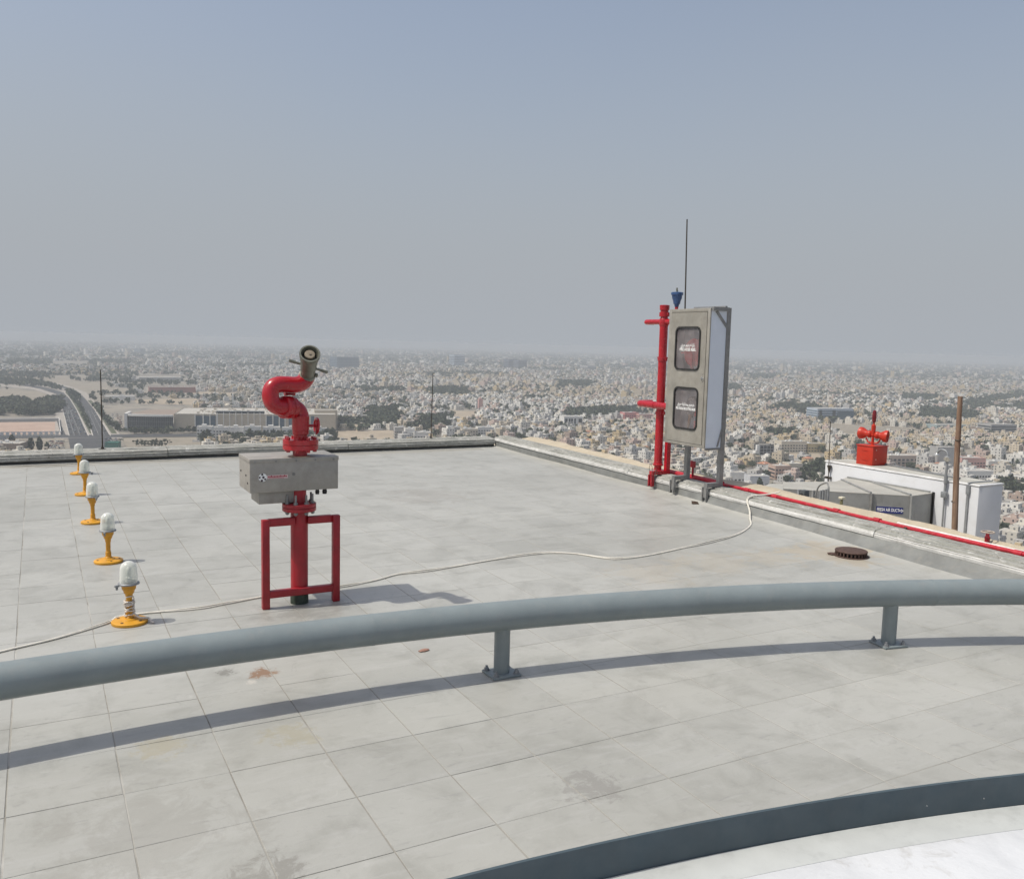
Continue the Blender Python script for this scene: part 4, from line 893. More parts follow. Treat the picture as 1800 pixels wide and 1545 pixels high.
for k, (mt, pl) in enumerate(FIELDS): poly_sheet('bare_lot', pl, -.45+.02*k, mt)
ROADS = [[(122, 768), (111, 722), (106, 702), (97, 692), (72, 684), (30, 675.5), (-40, 673), (-40, 671.5), (33, 673.5), (84, 681.5), (112, 690), (123, 702), (135, 722), (155, 768)],
         [(164, 768), (149, 722), (138, 702), (130, 690), (110, 682), (80, 675), (30, 669.5), (-40, 668), (-40, 667), (34, 668), (86, 673), (116, 680), (139, 690), (151, 702), (167, 722), (194, 768)],
         [(-60, 766), (300, 763), (460, 761), (460, 766.5), (-60, 771)], [(120, 770), (196, 769), (176, 810), (128, 810)], [(108, 768), (100, 740), (104, 740), (117, 768)]]
poly_sheet('pavement', [(96, 771), (98, 722), (97, 704), (86, 694), (60, 685), (-40, 674.5), (-40, 666), (40, 667), (92, 672), (124, 679), (152, 690), (164, 704), (182, 722), (216, 771)], -.05, PAVE)
poly_sheet('median_grass', [(158, 762), (137, 722), (125, 702), (115, 690), (118, 688), (128, 690), (136, 702), (147, 722), (161, 762)], .02, LAWN)
poly_sheet('verge_grass', [(196, 762), (170, 722), (154, 704), (160, 703), (178, 722), (206, 762)], .02, LAWN)
for k, pl in enumerate(ROADS): poly_sheet('road', pl, .06+.015*k, ASPH)
KERB = flat('pale_kerb', (.5, .47, .42), .9)
for a, b in (((135.5, 722), (155.6, 766)), ((123.6, 702), (135.3, 721)), ((148.6, 722), (163.4, 766)), ((137.6, 702), (148.4, 721)), ((167.5, 722), (194.5, 766)), ((110.5, 722), (121.5, 766)), ((112.5, 690.3), (123.3, 701.6))):
    p, q = G(*a), G(*b); structure(MB().bar((p[0], p[1], GZ+.16), (q[0], q[1], GZ+.16), .9, .3).build('kerb', KERB, smooth=0))
mk = MB()
for a, b, n in (((117, 722), (131, 766), 24), ((124, 722), (141, 766), 24), ((155, 722), (174, 766), 24), ((161, 722), (184, 766), 24)):
    p, q = G(*a), G(*b)
    for k in range(n):
        s, e = p+(q-p)*(k/n), p+(q-p)*((k+.4)/n); d = (e-s)/np.linalg.norm(e-s); w = np.array([-d[1], d[0], 0])*.16
        mk.add([(*(s-w)[:2], GZ+.20), (*(e-w)[:2], GZ+.20), (*(e+w)[:2], GZ+.20), (*(s+w)[:2], GZ+.20)], [(0, 1, 2, 3)])
structure(mk.build('road_markings', flat('road_paint', (.7, .69, .65), .8), smooth=0))

def yline(x):                                             # where the roof edge hides the ground
    return np.where(x < 870, 799-.031*x, 771+(x-870)*.1978)
def inside(poly, x, y):
    r = np.zeros(x.shape, bool); n = len(poly)
    for i in range(n):
        (x0, y0), (x1, y1) = poly[i], poly[(i+1) % n]
        if y0 == y1: continue
        r ^= ((y0 > y) != (y1 > y)) & (x < (x1-x0)*(y-y0)/(y1-y0)+x0)
    return r
def proj_np(x, y, z=GZ):
    v = np.stack([x-EYE[0], y-EYE[1], np.full_like(x, z-EYE[2])], -1); dz = v @ FW; dz = np.where(dz < 1, 1, dz)
    return 900+FPX*(v @ RT)/dz, 772.5-FPX*(v @ UP)/dz, v @ FW

# ---- materials of the buildings
def building_material(name, window=True, from_object=True):
    m, n, l, b = nmat(name); g_ = n.new('ShaderNodeNewGeometry')
    if from_object:
        oi = n.new('ShaderNodeObjectInfo'); col = oi.outputs['Color']
    else:
        at = n.new('ShaderNodeAttribute'); at.attribute_name = 'tint'; col = at.outputs['Color']
    p = g_.outputs['Position']; c = mixc(n, l, rng(n, l, noise(n, l, p, .35, 5, .65), .45, .7, 0, .28), col, (.30, .25, .20), 'MULTIPLY') if from_object else col
    sn = n.new('ShaderNodeSeparateXYZ'); l.new(g_.outputs['Normal'], sn.inputs[0]); sp = n.new('ShaderNodeSeparateXYZ'); l.new(p, sp.inputs[0])
    if window:
        # window openings: a row per storey, a bay every three and a half metres
        cr = n.new('ShaderNodeVectorMath'); cr.operation = 'CROSS_PRODUCT'; l.new(g_.outputs['Normal'], cr.inputs[0]); cr.inputs[1].default_value = (0, 0, 1)
        dt = n.new('ShaderNodeVectorMath'); dt.operation = 'DOT_PRODUCT'; l.new(cr.outputs[0], dt.inputs[0]); l.new(p, dt.inputs[1])
        fu = math_(n, l, 'FRACT', math_(n, l, 'DIVIDE', dt.outputs['Value'], 3.6)); fz = math_(n, l, 'FRACT', math_(n, l, 'DIVIDE', math_(n, l, 'SUBTRACT', sp.outputs['Z'], GZ), 3.3))
        def between(v, a, b_): return math_(n, l, 'MULTIPLY', math_(n, l, 'GREATER_THAN', v, a), math_(n, l, 'LESS_THAN', v, b_))
        wmask = math_(n, l, 'MULTIPLY', between(fu, .32, .68), between(fz, .32, .74)); wall = math_(n, l, 'LESS_THAN', math_(n, l, 'ABSOLUTE', sn.outputs['Z']), .5)
        wn_ = n.new('ShaderNodeTexWhiteNoise'); l.new(p, wn_.inputs['Vector'])
        c = mixc(n, l, math_(n, l, 'MULTIPLY', math_(n, l, 'MULTIPLY', wmask, wall), .8), c, (.06, .065, .075))
    top = math_(n, l, 'GREATER_THAN', sn.outputs['Z'], .5)
    c = mixc(n, l, math_(n, l, 'MULTIPLY', top, .65), c, (.36, .335, .30))
    l.new(c, b.inputs['Base Color']); b.inputs['Roughness'].default_value = .85; return m
WALLM = building_material('plaster_wall', False); BULK = building_material('distant_house', True, False)
WINM = flat('window_glass_dark', (.045, .05, .06), .25); ROOFM = None
def roofm():
    m, n, l, b = nmat('flat_roof_screed'); oi = n.new('ShaderNodeObjectInfo'); p = position(n)
    c = mixc(n, l, oi.outputs['Random'], (.30, .28, .245), (.47, .445, .40)); c = mixc(n, l, rng(n, l, noise(n, l, p, .5, 5), .5, .7, 0, .5), c, (.30, .27, .23))
    l.new(c, b.inputs['Base Color']); b.inputs['Roughness'].default_value = .9; return m
ROOFM = roofm(); TANKM = flat('white_tank', (.7, .7, .68), .5); TILEM = soil('red_roof_tiles', (.34, .15, .09), (.44, .22, .14), .3); PARM = WALLM

# ---- house kinds, each with walls, roof deck, windows, parapet and roof clutter
PALETTE = [('cream', (.56, .48, .36)), ('white', (.74, .72, .67)), ('pale pink', (.55, .42, .36)), ('ochre', (.58, .45, .26)), ('sand-coloured', (.52, .44, .33)), ('light grey', (.50, .49, .47)), ('off-white', (.67, .63, .55)), ('pinkish-brown', (.42, .32, .26))]
def windows_on(mb, x0, x1, y0, y1, z0, z1, st=3.3, step=3.4, w=1.3, h=1.5):
    e = .06
    nz_ = max(1, int((z1-z0)/st))
    for k in range(nz_):
        zc = z0+1.0+k*st
        if zc+h > z1-.3: break
        for side in range(4):
            a, b_ = (x0, x1) if side < 2 else (y0, y1); nb = max(1, int((b_-a)/step))
            for i in range(nb):
                if (i*7+k*3+side*5) % 6 == 0: continue
                c = a+(i+.5)*(b_-a)/nb; hh = h*(1.25 if (i+side+k) % 5 == 0 else 1)
                if side == 0: mb.box(c-w/2, c+w/2, y0-e, y0-.01, zc, zc+hh)
                elif side == 1: mb.box(c-w/2, c+w/2, y1+.01, y1+e, zc, zc+hh)
                elif side == 2: mb.box(x0-e, x0-.01, c-w/2, c+w/2, zc, zc+hh)
                else: mb.box(x1+.01, x1+e, c-w/2, c+w/2, zc, zc+hh)
def rim(mb, x0, x1, y0, y1, z, h=.9, t=.25):
    mb.box(x0, x1, y0, y0+t, z, z+h).box(x0, x1, y1-t, y1, z, z+h).box(x0, x0+t, y0+t, y1-t, z, z+h).box(x1-t, x1, y0+t, y1-t, z, z+h)
def make_house(masses, extra=None, tiles=False):
    """masses: boxes (x0,x1,y0,y1,h); returns an Empty with wall, roof, window, parapet, tank"""
    t = thing('house', '', 'house'); wl_, rf, wn_, pr = MB(), MB(), MB(), MB()
    for (x0, x1, y0, y1, z0, h) in masses:
        wl_.box(x0, x1, y0, y1, z0-(.5 if z0 == 0 else 0), z0+h); rf.box(x0+.25, x1-.25, y0+.25, y1-.25, z0+h+.01, z0+h+.12)
        rim(pr, x0, x1, y0, y1, z0+h+.005); windows_on(wn_, x0, x1, y0, y1, z0, z0+h)
    wall = wl_.build('wall', WALLM, t, loc=(0, 0, 0), smooth=0); roof = rf.build('roof', ROOFM, t, loc=(0, 0, 0), smooth=0)
    pr.build('roof_parapet', PARM, t, loc=(0, 0, 0), smooth=0); wn_.build('windows', WINM, t, loc=(0, 0, 0), smooth=0, kind='stuff')
    tk = MB(); x0, x1, y0, y1, z0, h = masses[-1]
    tk.lathe((x0+1.6, y0+1.6, z0+h+.13), (0, 0, 1), [(0, .7), (1.2, .7), (1.4, .3)], 10); tk.box(x1-2.2, x1-1.2, y0+1, y0+1.6, z0+h+.13, z0+h+.9); tk.build('water_tank', TANKM, t, loc=(0, 0, 0), smooth=0)
    if extra: extra(t)
    return t
def pergola(t):
    b = MB(); b.box(-9.5, -6.5, -4, 3, 0, 2.8); rim(b, -9.5, -6.5, -4, 3, 2.805, .5); b.build('porch', WALLM, t, loc=(0, 0, 0), smooth=0)
def yard(t):
    b = MB(); rim(b, -9.5, 9.5, -9.5, 9.5, -.4, 2.5, .3); b.build('yard_wall', WALLM, t, loc=(0, 0, 0), smooth=0)
def hip(t):
    b = MB()
    b.add([(-6.6, -5.6, 7.2), (6.6, -5.6, 7.2), (6.6, 5.6, 7.2), (-6.6, 5.6, 7.2), (-2, 0, 9.3), (2, 0, 9.3)], [(0, 1, 5, 4), (1, 2, 5), (2, 3, 4, 5), (3, 0, 4), (3, 2, 1, 0)]); b.build('tiled_roof', TILEM, t, loc=(0, 0, 0), smooth=0)
KINDS = [('two-storey house with stair room', make_house([(-7, 7, -6, 6, 0, 7.2), (-6.6, -2, -1, 4, 7.2, 2.6)], yard)),
         ('stepped house', make_house([(-7.5, 7.5, -6.5, 6.5, 0, 6.6), (-7.1, 3, -6.1, 3.5, 6.6, 3.1)], yard)),
         ('house with porch wing', make_house([(-6.5, 7, -6, 6, 0, 7.4), (1, 6.4, 0, 5.4, 7.4, 2.8)], pergola)),
         ('square three-storey block', make_house([(-7, 7, -7, 7, 0, 10.2), (-3, 2, -3, 2, 10.2, 2.6)])),
         ('long low house', make_house([(-10, 10, -5, 5, 0, 4.6), (-9.4, -3, -4.4, 3, 4.6, 2.9)], yard)),
         ('L-shaped house', make_house([(-8, 1, -7, 7, 0, 7.0), (1, 8, -2, 7, 0, 4.2), (-7.4, -3, 1, 6, 7.0, 2.7)])),
         ('red-roofed house', make_house([(-6, 6, -5, 5, 0, 6.6)], hip)),
         ('narrow four-storey block', make_house([(-6.5, 6.5, -8, 8, 0, 13.4), (-3, 2.5, -2, 4, 13.4, 2.7)]))]
# ---- trees
def leafm(name, from_object):
    m, n, l, b = nmat(name); p = position(n)
    if from_object: f = n.new('ShaderNodeObjectInfo').outputs['Random']
    else:
        at = n.new('ShaderNodeAttribute'); at.attribute_name = 'tint'; sx = n.new('ShaderNodeSeparateColor'); l.new(at.outputs['Color'], sx.inputs[0]); f = sx.outputs[0]
    c = mixc(n, l, f, (.030, .045, .022), (.075, .085, .042)); c = mixc(n, l, rng(n, l, noise(n, l, p, .9, 4), .4, .65, 0, .6), c, (.045, .06, .028))
    l.new(c, b.inputs['Base Color']); b.inputs['Roughness'].default_value = .8; return m
LEAF = leafm('tree_leaves', True); LEAFB = leafm('far_tree_leaves', False); BARK = paint('tree_bark', (.13, .09, .06), .9, scale=1)
def crown_mb(rx, rz, zc, n, seed, q=.9):
    r_ = random.Random(seed); b = MB()
    for _ in range(n):
        a, u = r_.uniform(0, math.tau), r_.uniform(-1, 1); rad = r_.uniform(.35, 1)**.6; s = math.sqrt(1-u*u)
        lob = 1+.28*math.sin(a*3+seed)+.15*math.sin(a*5+u*4)
        c = Vector((rx*rad*s*math.cos(a)*lob, rx*rad*s*math.sin(a)*lob, zc+rz*rad*u)); d = Vector((r_.gauss(0, 1), r_.gauss(0, 1), r_.gauss(.3, 1))).normalized()
        t = d.cross(Vector((r_.gauss(0, 1), r_.gauss(0, 1), r_.gauss(0, 1)))).normalized(); e = d.cross(t); w = q*r_.uniform(.6, 1.3)
        b.add([tuple(c+t*w), tuple(c+e*w*.8), tuple(c-t*w), tuple(c-e*w*.8)], [(0, 1, 2, 3)])
    return b
def make_tree(kind, seed):
    t = thing('tree', '', 'tree'); tr = MB()
    if kind == 'palm':
        t.name = 'palm_tree'; tr.tube([(0, 0, -.3), (.15, .05, 3), (.1, .1, 6.4)], [.28, .22, .2], 8); tr.build('trunk', BARK, t, loc=(0, 0, 0))
        b = MB()
        for k in range(15):
            a = k*math.tau/15+.2*math.sin(k*3); el = .75-.5*(k % 3); pts = []
            for s in range(5):
                r_ = .7*s; z = 6.4+r_*el*.8-.13*r_*r_; pts.append((.1+r_*math.cos(a), .1+r_*math.sin(a), z))
            for s in range(4):
                w0, w1 = .42*(1-.2*s), .42*(1-.2*(s+1)); n_ = Vector((-math.sin(a), math.cos(a), 0)); p0, p1 = Vector(pts[s]), Vector(pts[s+1]); dn = Vector((0, 0, -.22))
                b.add([tuple(p0), tuple(p1), tuple(p1+n_*w1+dn), tuple(p0+n_*w0+dn)], [(0, 1, 2, 3)]); b.add([tuple(p0), tuple(p1), tuple(p1-n_*w1+dn), tuple(p0-n_*w0+dn)], [(0, 1, 2, 3)])
        b.build('crown', LEAF, t, loc=(0, 0, 0), smooth=0)
    elif kind == 'cypress':
        tr.cyl((0, 0, -.3), (0, 0, 1.5), .25, 8); tr.build('trunk', BARK, t, loc=(0, 0, 0)); crown_mb(1.9, 4.6, 5.2, 280, seed, .9).build('crown', LEAF, t, loc=(0, 0, 0), smooth=0)
    else:
        s = 1.25 if kind == 'broad' else 1.0
        tr.tube([(0, 0, -.3), (.1, 0, 1.2), (.0, .1, 2.6)], [.3, .24, .16], 8); tr.tube([(.05, 0, 1.6), (.9, .3, 3.2)], [.14, .06], 6); tr.tube([(.05, 0, 1.5), (-.7, -.5, 3.1)], [.14, .06], 6)
        tr.build('trunk', BARK, t, loc=(0, 0, 0)); crown_mb(3.0*s, 1.9*s, 3.8*s, 190, seed, .85).build('crown', LEAF, t, loc=(0, 0, 0), smooth=0)
    return t
TREES = [('broad dark tree', make_tree('broad', 1)), ('round dusty tree', make_tree('round', 2)), ('broad dark tree', make_tree('broad', 3)), ('slim upright tree', make_tree('cypress', 4)), ('palm tree', make_tree('palm', 5)), ('round dusty tree', make_tree('round', 6))]

# ---- landmark buildings
MARK = []
SHORT = {'long beige shopping mall with a curved dark glass end beside the highway junction': 'beige mall', 'square beige block with two gridded dark windows at the right end of the mall': 'gridded mall annex',
 'white villa nearest the junction, left end of the row below the mall': 'first white villa below the mall', 'white villa second from the left below the mall': 'second white villa below the mall', 'white villa third from the left below the mall': 'third white villa below the mall', 'white villa left of the fire monitor below the mall': 'white villa left of the monitor', 'white villa directly behind the fire monitor': 'white villa behind the monitor', 'white villa just right of the fire monitor': 'white villa right of the monitor', 'small white villa at the right end of the row below the mall': 'last small villa below the mall',
 'long brick-red warehouse in the fields beyond the mall': 'brick-red warehouse', 'long low white-roofed shed right of the highway': 'white-roofed shed', 'long low grey shed across the far fields': 'far grey shed', 'hazy pale blue-striped twin tower on the skyline': 'blue-striped tower', 'hazy dark blue-glass block on the skyline right of the monitor nozzle': 'blue-glass block', 'hazy dark slab tower on the skyline left of the hose cabinet': 'dark slab towers', 'hazy dark slab tower beside its twin on the skyline': 'dark slab towers',
 'faint dark tower far out beyond the fields on the left': 'faint far tower', 'faint grey block in the haze right of the slab towers': 'faint grey block', 'white modern building with dark cross-shaped glazing in the middle distance': 'white building with cross glazing', 'pale blue office block with dark window bands left of the siren': 'pale blue office block', 'office block with dark horizontal bands right of the wooden pole': 'banded office block', 'dark banded low office just right of the wooden pole': 'low dark office', 'teal-roofed hall among trees left of the wooden pole': 'teal hall',
 'unfinished dark concrete building shell with open floors right of the cabinet': 'unfinished concrete shell', 'red-pink block left of the standpipe branch': 'red-pink block', 'long salmon block beside the red-pink one': 'long salmon block', 'pink corner block right of the wooden pole': 'pink corner block', 'white arcaded block right of the pole': 'white arcaded block', 'long white villa row with small windows behind the shaft': 'long white villa row', 'blank grey concrete tower behind the swan-neck lamp': 'blank grey tower', 'brownish villa with tall windows right of the siren box': 'brownish tall-windowed villa',
 'ochre block with balconies left of the rod on the shaft': 'ochre balcony block', 'cream long terrace block in the dense quarter': 'long cream terrace', 'white corner villa low beside the right leg of the cabinet': 'white corner villa', 'pale grey villa with dark windows beyond the parapet pipe': 'pale grey villa', 'salmon villa with a square tower beyond the parapet': 'salmon villa', 'sand villa with a square roof room near the air duct': 'sand villa near the duct', 'pink square minaret tower among trees in the middle distance': 'pink minaret', 'slender pale minaret behind the mall roof': 'pale minaret',
 'small mosque with a pale dome behind the mall roof': 'domed mosque', 'pale grey end block beside the tan lot': 'grey block by the tan lot', 'stepped white block second from the tan lot': 'stepped white block', 'long white block at the roof edge left of the thin rod': 'long white block', 'pale block right of the thin rod, first of three': 'first block right of the rod', 'pale block in the middle of three right of the thin rod': 'middle block right of the rod', 'pale block nearest the roof corner': 'block nearest the roof corner', 'green-roofed filling station canopy just beyond the roof edge rod': 'green filling station', 'brown low building at the left picture edge behind the rear parapet': 'brown low building'}
LAND = []                                                  # footprints in pixels, kept clear of ordinary houses
def block(name, label, px0, px1, yb, yt, depth, mat, cat='building', roof=None, group=None, yaw=0.0):
    p, q = G(px0, yb), G(px1, yb); d = (q-p)[:2]; L = np.linalg.norm(d); rz = math.atan2(d[1], d[0]); dz = ((p+q)/2-EYE) @ FW
    h = (yb-yt)/FPX*dz; t = thing(name, label, cat, tuple(p), rz+yaw, group); t['_dims'] = (L, depth, h)
    w = MB().box(0, L, 0, depth, -1, h).build('wall', mat, t, loc=(0, 0, 0), smooth=0)
    r = MB(); rim(r, -.05, L+.05, -.05, depth+.05, h+.01, .9, .35); r.build('roof_parapet', mat, t, loc=(0, 0, 0), smooth=0)
    MB().box(.4, L-.4, .4, depth-.4, h+.01, h+.15).build('roof', roof or ROOFM, t, loc=(0, 0, 0), smooth=0)
    MARK.append((.5*(px0+px1), yb, SHORT.get(label, label))); LAND.append((min(px0, px1)-3, max(px0, px1)+3, yb-(yb-yt)*.9-depth*.10, yb+1.5)); return t, L, h
def strip_windows(t, L, depth, h, st, mat, frac=.5, x0=.0, x1=1.0, name='window_band', z0=1.0, faces=True, bays=0):
    n_ = int((h-z0)/st); k = 0
    while k < n_:
        b = MB(); z = z0+k*st
        if bays:
            for i in range(bays):
                a, c = x0*L+(x1-x0)*L*(i+.2)/bays, x0*L+(x1-x0)*L*(i+.8)/bays; b.box(a, c, -.12, -.02, z, z+st*frac)
        else: b.box(x0*L+.6, x1*L-.6, -.12, -.02, z, z+st*frac)
        if faces: b.box(-.12, -.02, .8, depth-.8, z, z+st*frac).box(L+.02, L+.12, .8, depth-.8, z, z+st*frac)
        b.build(name, mat, t, loc=(0, 0, 0), smooth=0); k += 1
def clutter(t, L, depth, h, n_, mat=None):
    for _ in range(n_):
        x, y, w, e, z = rs.uniform(.08, .85)*L, rs.uniform(.15, .8)*depth, rs.uniform(1.5, 4), rs.uniform(1.5, 4), rs.uniform(1, 2.6)
        MB().box(x, x+w, y, y+e, h+.16, h+.16+z).build('roof_unit', mat or TANKM, t, loc=(0, 0, 0), smooth=0)
def tint(name, c, s=.25): return paint(name, c, .8, scale=s, var=.08, amount=.25)
BEIGE = tint('beige_stone', (.46, .40, .31)); WHITEB = tint('white_render', (.68, .67, .64)); GREYB = tint('grey_concrete', (.36, .355, .345)); BLUEG = flat('blue_glass', (.035, .075, .115), .12); DARKG = flat('dark_glass', (.018, .026, .032), .1); PINKB = tint('pink_render', (.56, .33, .29)); REDB = tint('brick_red_cladding', (.30, .13, .105)); CREAMB = tint('cream_render', (.58, .52, .42)); PALEB = flat('pale_blue_panel', (.42, .48, .55), .4); BROWNB = tint('dull_brown', (.26, .2, .16))
# the mall with the curved glass end
ml, L, h = block('shopping_mall', 'long beige shopping mall with a curved dark glass end beside the highway junction', 306, 590, 757.5, 729, 78*MS, BEIGE)
ku = L/284.0                                             # metres to one photograph pixel along the front
X_ = lambda px: (px-306)*ku
W = 78*ku; n = 26; DP = 78*MS
arcp = [(-W-1.5, 24*MS), (-W, 8*MS)]+[(-W+W*t, 4.2*MS-9.0*MS*math.sin(math.pi*.5*t**.8)) for t in np.linspace(0, 1, n)]
def wallstrip(mb, pts, z0, z1): mb.add([(x, y, z) for x, y in pts for z in (z0, z1)], [(2*k, 2*k+2, 2*k+3, 2*k+1) for k in range(len(pts)-1)])
cg = MB(); wallstrip(cg, arcp, -.5, h*.88); cg.build('curved_glass', DARKG, ml, loc=(0, 0, 0), smooth=0)
mu = MB()
for k in range(2, len(arcp)): mu.box(arcp[k][0]-.05, arcp[k][0]+.05, arcp[k][1]-.25, arcp[k][1]-.02, 0, h*.88)
for zz in (.3, .58): wallstrip(mu, [(x, y-.1) for x, y in arcp[2:]], h*zz, h*zz+.15)
mu.build('mullions', GREYB, ml, loc=(0, 0, 0), smooth=0)
rim_ = MB().prism([(x, y-1.2) for x, y in arcp[1:]]+[(x, y+2.0) for x, y in reversed(arcp[1:])], h*.885, h*1.0); rim_.build('curved_roof_rim', WHITEB, ml, loc=(0, 0, 0), smooth=0)
MB().prism(arcp+[(0, DP), (-W*.85, DP)], h*.86, h*.884).build('curved_roof', BROWNB, ml, loc=(0, 0, 0), smooth=0)
MB().box(-W-4, -W-.4, 3*MS, 26*MS, -1, h*1.04).build('end_tower', WHITEB, ml, loc=(0, 0, 0), smooth=0)
for a, b in ((343, 354), (357, 366), (368, 377), (466, 475.5), (478, 487), (489, 497), (505, 513), (545, 551)): MB().box(X_(a), X_(b), -.3, -.02, h*.2, h*.93).build('blue_window', BLUEG, ml, loc=(0, 0, 0), smooth=0)
for a in (341, 355, 366.6, 378, 464, 476.2, 487.6, 498): MB().box(X_(a), X_(a)+1.2, -.9, -.02, -1, h*1.03).build('pilaster', WHITEB, ml, loc=(0, 0, 0), smooth=0)
for k in range(8): MB().box(X_(379.5+k*10.6), X_(379.5+k*10.6)+.9, -1.0, -.02, -1, h*1.14).build('fin', WHITEB, ml, loc=(0, 0, 0), smooth=0)
MB().box(X_(378), X_(462), .5, 9, h+1.2, h+4.6).build('roof_screen', DARKG, ml, loc=(0, 0, 0), smooth=0)
for k in range(26):
    x = 5+k*L/27; MB().box(x, x+.6, -.1, -.02, .5, h*.16).build('pillar', GREYB, ml, loc=(0, 0, 0), smooth=0)
clutter(ml, L, 78*MS, h, 60, CREAMB)
LAND.append((222, 310, 712, 760))
t, L, h = block('mall_annex', 'square beige block with two gridded dark windows at the right end of the mall', 553, 593, 754, 722, 26, BEIGE)
for a in (.12, .60):
    for k in range(4): MB().box(L*a, L*(a+.26), -.2, -.02, h*(.22+.165*k), h*(.345+.165*k)).build('window', DARKG, t, loc=(0, 0, 0), smooth=0)
# white villas in front of the mall
for k, (x0, x1, yb, yt, d) in enumerate([(346, 373, 775, 751, 16), (374, 401, 771, 752, 15), (402, 428, 768, 752, 16), (430, 458, 770, 751, 14), (462, 492, 769, 752, 15), (496, 536, 770, 753, 14), (550, 575, 769, 754, 13)]):
    t, L, h = block('villa', ['white villa nearest the junction, left end of the row below the mall', 'white villa second from the left below the mall', 'white villa third from the left below the mall', 'white villa left of the fire monitor below the mall', 'white villa directly behind the fire monitor', 'white villa just right of the fire monitor', 'small white villa at the right end of the row below the mall'][k], x0, x1, yb, yt, d, WHITEB, 'villa', group='white villas below the mall')
    strip_windows(t, L, d, h, 3.6, WINM, .45, bays=5, name='window_row', faces=False); MB().box(L*.3, L*.6, d*.3, d*.7, h+.15, h+3).build('stair_room', WHITEB, t, loc=(0, 0, 0), smooth=0)
    MB().box(-4, L+4, -9, -8.6, -.5, 2.2).build('yard_wall', WHITEB, t, loc=(0, 0, 0), smooth=0)
# other landmarks
def simple(name, label, px0, px1, yb, yt, d, mat, glass=None, st=3.6, fr=.45, bays=0, cl=2, cat='building', yaw=0):
    t, L, h = block(name, label, px0, px1, yb, yt, d, mat, cat, yaw=yaw)
    if glass: strip_windows(t, L, d, h, st, glass, fr, bays=bays)
    if cl: clutter(t, L, d, h, cl)
    return t, L, h
simple('warehouse', 'long brick-red warehouse in the fields beyond the mall', 262, 344, 690, 681, 40, REDB, cl=4)
simple('warehouse', 'long low white-roofed shed right of the highway', 182, 236, 703, 697, 30, WHITEB, cl=3)
simple('warehouse', 'long low grey shed across the far fields', 244, 322, 670, 664, 60, GREYB, cl=3)
simple('tower_block', 'hazy pale blue-striped twin tower on the skyline', 798, 817, 643, 624, 40, PALEB, BLUEG, 9, .5, cl=0)
simple('tower_block', 'hazy dark blue-glass block on the skyline right of the monitor nozzle', 592, 631, 648, 628, 60, flat('hazy_blue_block', (.11, .15, .2), .4), BLUEG, 7, .5, cl=2)
simple('tower_block', 'hazy dark slab tower on the skyline left of the hose cabinet', 894, 909, 648, 632, 40, flat('slate_block', (.12, .14, .19), .5), DARKG, 8, .4, cl=0)
simple('tower_block', 'hazy dark slab tower beside its twin on the skyline', 911, 926, 649, 634, 40, flat('slate_block_2', (.13, .145, .19), .5), DARKG, 8, .4, cl=0)
simple('tower_block', 'faint dark tower far out beyond the fields on the left', 247, 256, 622, 613, 60, flat('faint_block', (.14, .17, .22), .5), BLUEG, 9, .4, cl=0)
simple('tower_block', 'faint grey block in the haze right of the slab towers', 1033, 1048, 650, 643, 60, GREYB, DARKG, 8, .4, cl=0)
t, L, h = simple('office', 'white modern building with dark cross-shaped glazing in the middle distance', 991, 1024, 751, 733, 24, WHITEB, cl=3)
for a, b in ((.06, .19), (.25, .47), (.55, .63), (.78, .96)): MB().box(L*a, L*b, -.2, -.02, h*.12, h*.85).build('glazing', DARKG, t, loc=(0, 0, 0), smooth=0)
for a in (.35,): MB().box(L*a, L*a+.9, -.35, -.21, h*.1, h*.9).build('mullion', WHITEB, t, loc=(0, 0, 0), smooth=0)
MB().box(L*.2, L*.5, -.36, -.215, h*.45, h*.52).build('mullion', WHITEB, t, loc=(0, 0, 0), smooth=0)
t, L, h = simple('office', 'pale blue office block with dark window bands left of the siren', 1436, 1499, 741, 719, 34, PALEB, BLUEG, 4.2, .45, cl=3)
MB().box(L*.05, L*.12, -.6, -.13, 0, h*.9).box(L*.42, L*.50, -.6, -.13, 0, h*.9).build('stair_glazing', DARKG, t, loc=(0, 0, 0), smooth=0); MB().box(L*.55, L*1.01, -1.2, -.65, -.5, h*.8).build('wing', BLUEG, t, loc=(0, 0, 0), smooth=0)
simple('office', 'office block with dark horizontal bands right of the wooden pole', 1741, 1786, 766, 747, 30, GREYB, DARKG, 4.0, .55, cl=2)
simple('office', 'dark banded low office just right of the wooden pole', 1722, 1744, 764, 753, 22, BROWNB, DARKG, 3.6, .5, cl=1)
simple('office', 'teal-roofed hall among trees left of the wooden pole', 1646, 1705, 757, 748, 30, tint('teal_wall', (.26, .33, .33)), DARKG, 5, .4, bays=9, cl=2)
t, L, h = block('building_shell', 'unfinished dark concrete building shell with open floors right of the cabinet', 1335, 1359, 805, 783, 16, flat('shell_dark', (.05, .05, .05), .9))
for k in range(4): MB().box(-.6, L+.6, -.7, 16.6, h*(k+1)/4.0-.4, h*(k+1)/4.0).build('floor_slab', GREYB, t, loc=(0, 0, 0), smooth=0)
for k in range(5): MB().box(k*L/4-.25, k*L/4+.25, -.6, -.1, 0, h).build('column', GREYB, t, loc=(0, 0, 0), smooth=0)
MB().box(-4.2, -.7, -.8, 3, -.5, h*1.02).build('stair_core', WHITEB, t, loc=(0, 0, 0), smooth=0)
simple('apartment_block', 'red-pink block left of the standpipe branch', 1098, 1122, 736, 726, 22, tint('red_pink', (.52, .20, .19)), WINM, 3.4, .4, 6)
simple('apartment_block', 'long salmon block beside the red-pink one', 1123, 1150, 737, 729, 20, PINKB, WINM, 3.4, .4, 6)
simple('apartment_block', 'pink corner block right of the wooden pole', 1690, 1732, 822, 806, 20, PINKB, WINM, 3.4, .4, 8)
